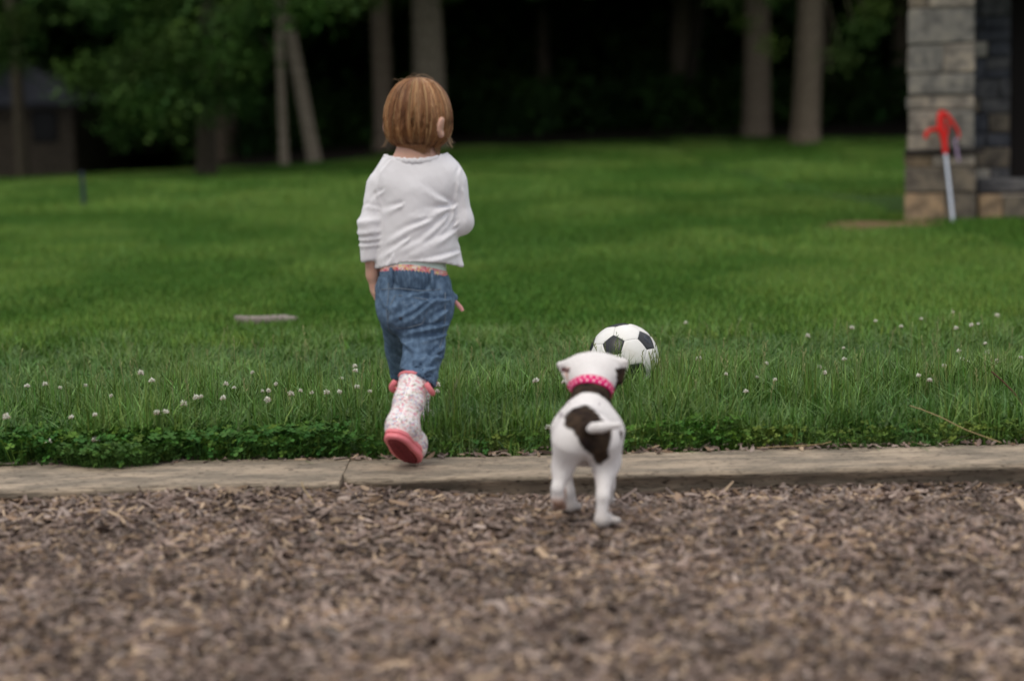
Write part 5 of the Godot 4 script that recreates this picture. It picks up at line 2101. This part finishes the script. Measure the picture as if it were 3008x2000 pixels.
# ---------------------------------------------------------------- small things
func build_small_things() -> void:
	# flat stone let into the lawn
	var st := tri_mat(noise(111, 0.05, 128, [[0.0, Color(0.44, 0.40, 0.38)], [1.0, Color(0.60, 0.56, 0.54)]]), Vector3(4, 4, 4), 0.95)
	var g := Geo.new()
	var rings := []
	for lv in [[-0.04, 0.92], [0.008, 0.98], [0.026, 1.0], [0.036, 0.95]]:
		var ring := PackedVector3Array()
		for k in 28:
			var t := TAU * k / 28
			var rr: float = lv[1] * (1.0 + 0.07 * sin(3 * t + 0.5) + 0.04 * sin(7 * t))
			ring.append(Vector3(signf(cos(t)) * pow(absf(cos(t)), 0.55) * 0.115 * rr, lv[0] + 0.004 * sin(2 * t + 1.0) - 0.012 * smoothstep(0.3, 1.0, cos(t)), -signf(sin(t)) * pow(absf(sin(t)), 0.6) * 0.05 * rr))
		rings.append(ring)
	g.loft(rings)
	var slab := put("flat_stone", g.mesh(st, false))
	slab.position = Vector3(-0.92, rise(-0.92, -7.08) + 0.008, -7.08)
	tag(slab, "flat grey stone slab let into the lawn beyond the child", "stone")
	# short dark marker post
	var p := thing("marker_post", "short dark blue post standing in the lawn before the stone house", "post", Vector3(-4.045, rise(-4.05, -18.2), -18.2))
	g = Geo.new()
	g.tube([Vector3(0, -0.1, 0), Vector3(0.0, 0.2, 0), Vector3(-0.004, 0.355, 0)], [0.019, 0.019, 0.019], 12)
	put("shaft", g.mesh(mat(Color(0.14, 0.17, 0.24), 0.6)), p)
	g = Geo.new()
	g.tube([Vector3(-0.004, 0.355, 0), Vector3(-0.004, 0.362, 0), Vector3(-0.005, 0.376, 0)], [0.024, 0.025, 0.012], 12)
	put("cap", g.mesh(mat(Color(0.11, 0.13, 0.18), 0.5)), p)
	# the tool that leans on the pillar
	var t := thing("garden_tool", "silver pole tool with red hooked handle leaning against the stone pillar", "tool", Vector3(2.888, rise(2.888, -12.40), -12.40))
	g = Geo.new()
	g.tube([Vector3(0, -0.03, 0), Vector3(-0.014, 0.22, -0.06), Vector3(-0.028, 0.47, -0.13)], [0.0105, 0.0105, 0.0105], 12)
	var alu := mat(Color(0.80, 0.83, 0.88), 0.4)
	alu.metallic = 0.35
	put("pole", g.mesh(alu), t)
	var red := mat(Color(0.80, 0.10, 0.06), 0.45)
	g = Geo.new()
	g.tube([Vector3(-0.026, 0.445, -0.125), Vector3(-0.028, 0.50, -0.138), Vector3(-0.032, 0.55, -0.150), Vector3(-0.048, 0.60, -0.160), Vector3(-0.050, 0.66, -0.170), Vector3(-0.042, 0.705, -0.175), Vector3(-0.030, 0.722, -0.175)], [0.017, 0.020, 0.024, 0.024, 0.027, 0.027, 0.016], 10)
	g.tube([Vector3(-0.046, 0.60, -0.155), Vector3(-0.09, 0.605, -0.150), Vector3(-0.130, 0.598, -0.145), Vector3(-0.150, 0.575, -0.142), Vector3(-0.152, 0.548, -0.140)], [0.016, 0.014, 0.014, 0.016, 0.013], 9)
	g.tube([Vector3(-0.04, 0.712, -0.172), Vector3(-0.012, 0.700, -0.165), Vector3(0.014, 0.665, -0.155), Vector3(0.050, 0.610, -0.150), Vector3(0.066, 0.575, -0.145), Vector3(0.064, 0.545, -0.143)], [0.018, 0.016, 0.013, 0.011, 0.011, 0.010], 9)
	put("handle", g.mesh(red), t)
	g = Geo.new()
	g.tube([Vector3(0.004, 0.68, -0.160), Vector3(-0.004, 0.63, -0.150), Vector3(-0.012, 0.575, -0.145), Vector3(-0.020, 0.545, -0.145)], [0.006, 0.009, 0.009, 0.006], 8)
	put("trigger", g.mesh(red), t)
	g = Geo.new()
	g.tube([Vector3(0.058, 0.55, -0.142), Vector3(0.040, 0.53, -0.138), Vector3(0.050, 0.46, -0.134), Vector3(0.066, 0.39, -0.132)], [0.003, 0.012, 0.010, 0.006], 7, null, 0.6)
	put("hang_tag", g.mesh(mat(Color(0.66, 0.58, 0.70), 0.7)), t)
	# dry stalks fallen on the timber and the chips
	var straw := mat(Color(0.60, 0.52, 0.38), 0.8)
	var list := [
		[[-0.445, -0.004, -3.955], [-0.447, 0.014, -3.93], [-0.438, 0.004, -3.895], [-0.420, -0.010, -3.865], [-0.412, -0.014, -3.835], "curled dry straw standing against the timber's square end"],
		[[1.10, 0.006, -4.25], [1.03, 0.03, -4.29], [0.98, 0.055, -4.33], [0.94, 0.07, -4.36], [0.92, 0.075, -4.38], "long dry straw slanting from the grass to the timber"],
		[[0.55, 0.004, -4.27], [0.62, 0.007, -4.262], [0.66, 0.008, -4.262], [0.70, 0.009, -4.27], [0.72, 0.012, -4.28], "dry straw lying along the back edge of the timber"],
		[[1.165, 0.12, -4.60], [1.185, 0.10, -4.57], [1.205, 0.075, -4.54], [1.22, 0.05, -4.52], [1.235, 0.03, -4.50], "reddish dead twig poking out of the long grass"],
	]
	for q in list.size():
		var l: Array = list[q]
		g = Geo.new()
		var pts := []
		var rad := []
		for k in 5:
			pts.append(Vector3(l[k][0], l[k][1], l[k][2]))
			rad.append(0.0012 if q < 3 else 0.0018)
		g.tube(pts, rad, 6)
		var s := put("dry_stalk" if q < 3 else "dead_twig", g.mesh(straw if q < 3 else mat(Color(0.30, 0.17, 0.12), 0.8)))
		tag(s, l[5], "straw" if q < 3 else "twig")
